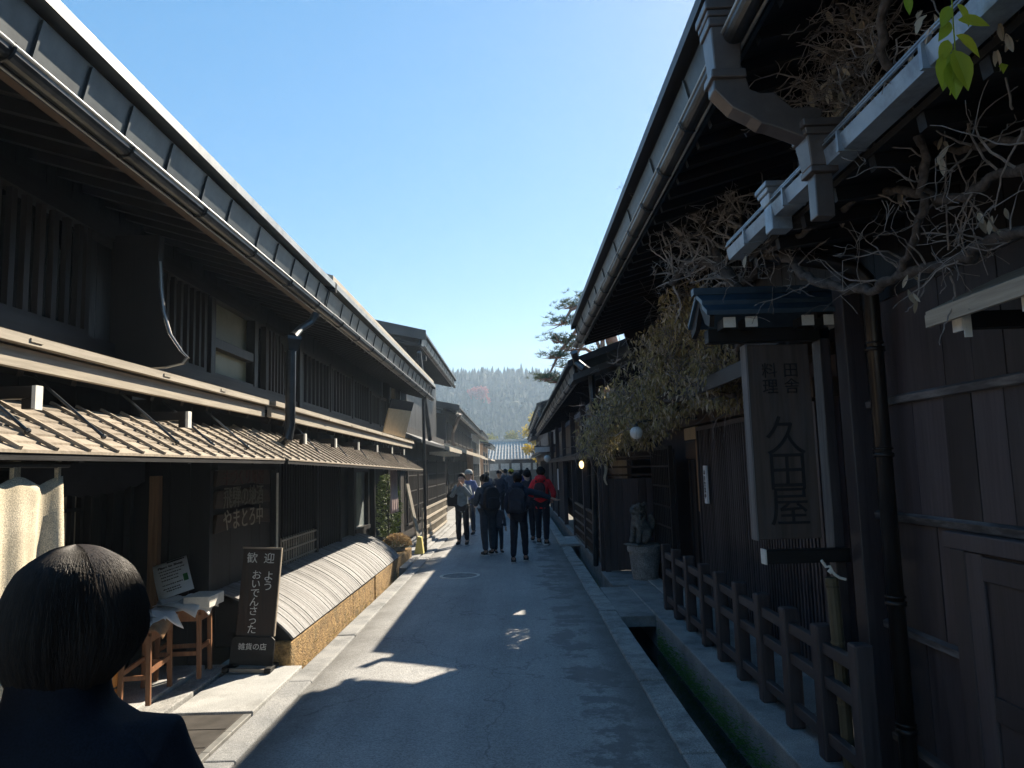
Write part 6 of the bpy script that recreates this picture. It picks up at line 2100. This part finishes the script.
def leaf_tree(name, label, base, H, crown, leafmat, n_, ls, seed, cat='tree'):
    RT = random.Random(seed)
    t = thing(name, label, cat, base)
    b = MB()
    bx = Vector(base)
    b.tube([bx, bx + Vector((.1, 0, H * .35)), bx + Vector((-.05, 0, H * .7)), bx + Vector((0, 0, H * .92))], [H * .03, H * .024, H * .015, H * .004], 8)
    cl = []
    for k in range(13):
        a = RT.uniform(0, 6.28); r_ = crown * RT.uniform(.25, .85); z = H * RT.uniform(.38, .95)
        e = bx + Vector((r_ * math.cos(a) * (1.15 - z / H * .5), r_ * math.sin(a) * (1.15 - z / H * .5), z))
        b.tube([bx + Vector((0, 0, z * .7)), (bx + Vector((0, 0, z * .85))).lerp(e, .5), e], [H * .012, H * .008, H * .003], 5)
        cl.append((e, crown * RT.uniform(.28, .48)))
    b.build('trunk', M['bark'], t)
    b = MB()
    for k in range(n_):
        e, r_ = RT.choice(cl)
        v = Vector((RT.gauss(0, 1), RT.gauss(0, 1), RT.gauss(0, 1))).normalized() * RT.random() ** .45 * r_
        v.z *= .75
        b.leaf(e + v, (RT.gauss(0, 1), RT.gauss(0, 1), RT.gauss(-.2, 1)), (RT.gauss(0, 1), RT.gauss(0, 1), 1), ls * RT.uniform(.7, 1.3), ls * .6)
    b.build('crown', M[leafmat], t, fixn=False)
leaf_tree('yellow_tree', 'bright yellow autumn tree rising over the far right roofs', (2.6, 84, -.5), 8.4, 2.3, 'yellow_leaf', 2600, .32, 1)
leaf_tree('red_tree', 'single red maple standing on the hazy forest hill', (P(479, 405, Y=262).x, 262, hill_h(P(479, 405, Y=262).x, 262) - .5), 9.5, 4.0, 'red_leaf', 1800, .8, 2)
leaf_tree('roadside_tree', 'yellow green bushy tree behind the tiled roof at the end of the street', (-.3, 108, -.5), 7.3, 2.6, 'far_leaf', 1800, .45, 3)
leaf_tree('roadside_tree', 'olive tree behind the end of the left row beside the tiled roof', (-4.6, 104, -.5), 7.0, 2.8, 'far_leaf', 1800, .45, 4)

# ================================================================== light, air and camera settings
SUN_AZ, SUN_EL = rad(30), rad(36)                               # measured from +Y towards +X
w = bpy.data.worlds.new('World')
scene.world = w
w.use_nodes = True
nt = w.node_tree
bg = nt.nodes['Background']
sky = nt.nodes.new('ShaderNodeTexSky')
sky.sky_type = 'NISHITA'
sky.sun_disc = False
sky.sun_elevation = SUN_EL
sky.sun_rotation = SUN_AZ
sky.altitude = 500
sky.air_density = 1.0
sky.dust_density = .25
sky.ozone_density = 2.5
gm = N(nt, 'ShaderNodeGamma', Gamma=.45)
hs = N(nt, 'ShaderNodeHueSaturation', Saturation=2.15)
nt.links.new(sky.outputs['Color'], gm.inputs['Color'])
nt.links.new(gm.outputs['Color'], hs.inputs['Color'])
nt.links.new(hs.outputs['Color'], bg.inputs['Color'])
bg.inputs['Strength'].default_value = .062

sl = bpy.data.lights.new('sun', 'SUN')
sl.energy = 2.0
sl.angle = rad(.53)
sl.color = (1.0, .88, .70)
so = bpy.data.objects.new('sun', sl)
COL.objects.link(so)
dv = Vector((math.sin(SUN_AZ) * math.cos(SUN_EL), math.cos(SUN_AZ) * math.cos(SUN_EL), math.sin(SUN_EL)))
so.rotation_euler = dv.to_track_quat('Z', 'Y').to_euler()

hb = MB(); hb.box(-880, 880, -55, 470, -1.6, 75)
hz = hb.build('haze', [])
hm = bpy.data.materials.new('haze_air')
hm.use_nodes = True
nt = hm.node_tree
nt.nodes.clear()
out = nt.nodes.new('ShaderNodeOutputMaterial')
vol = nt.nodes.new('ShaderNodeVolumePrincipled')
vol.inputs['Color'].default_value = (.62, .80, 1.0, 1)
vol.inputs['Density'].default_value = .0010
vol.inputs['Anisotropy'].default_value = .3
nt.links.new(vol.outputs[0], out.inputs['Volume'])
hz.data.materials.append(hm)
stuff(hz, 'thin bluish haze in the air that pales the far hill', 'haze')

scene.render.engine = 'CYCLES'
cy = scene.cycles
cy.max_bounces = 6
cy.diffuse_bounces = 4
cy.glossy_bounces = 3
cy.transparent_max_bounces = 6
cy.volume_bounces = 1
cy.use_denoising = True
try:
    cy.denoiser = 'OPENIMAGEDENOISE'
except Exception:
    pass
cy.sample_clamp_indirect = 6
scene.view_settings.view_transform = 'Standard'
scene.view_settings.look = 'None'
scene.view_settings.exposure = 2.72
scene.view_settings.gamma = 1
scene.view_settings.use_curve_mapping = False
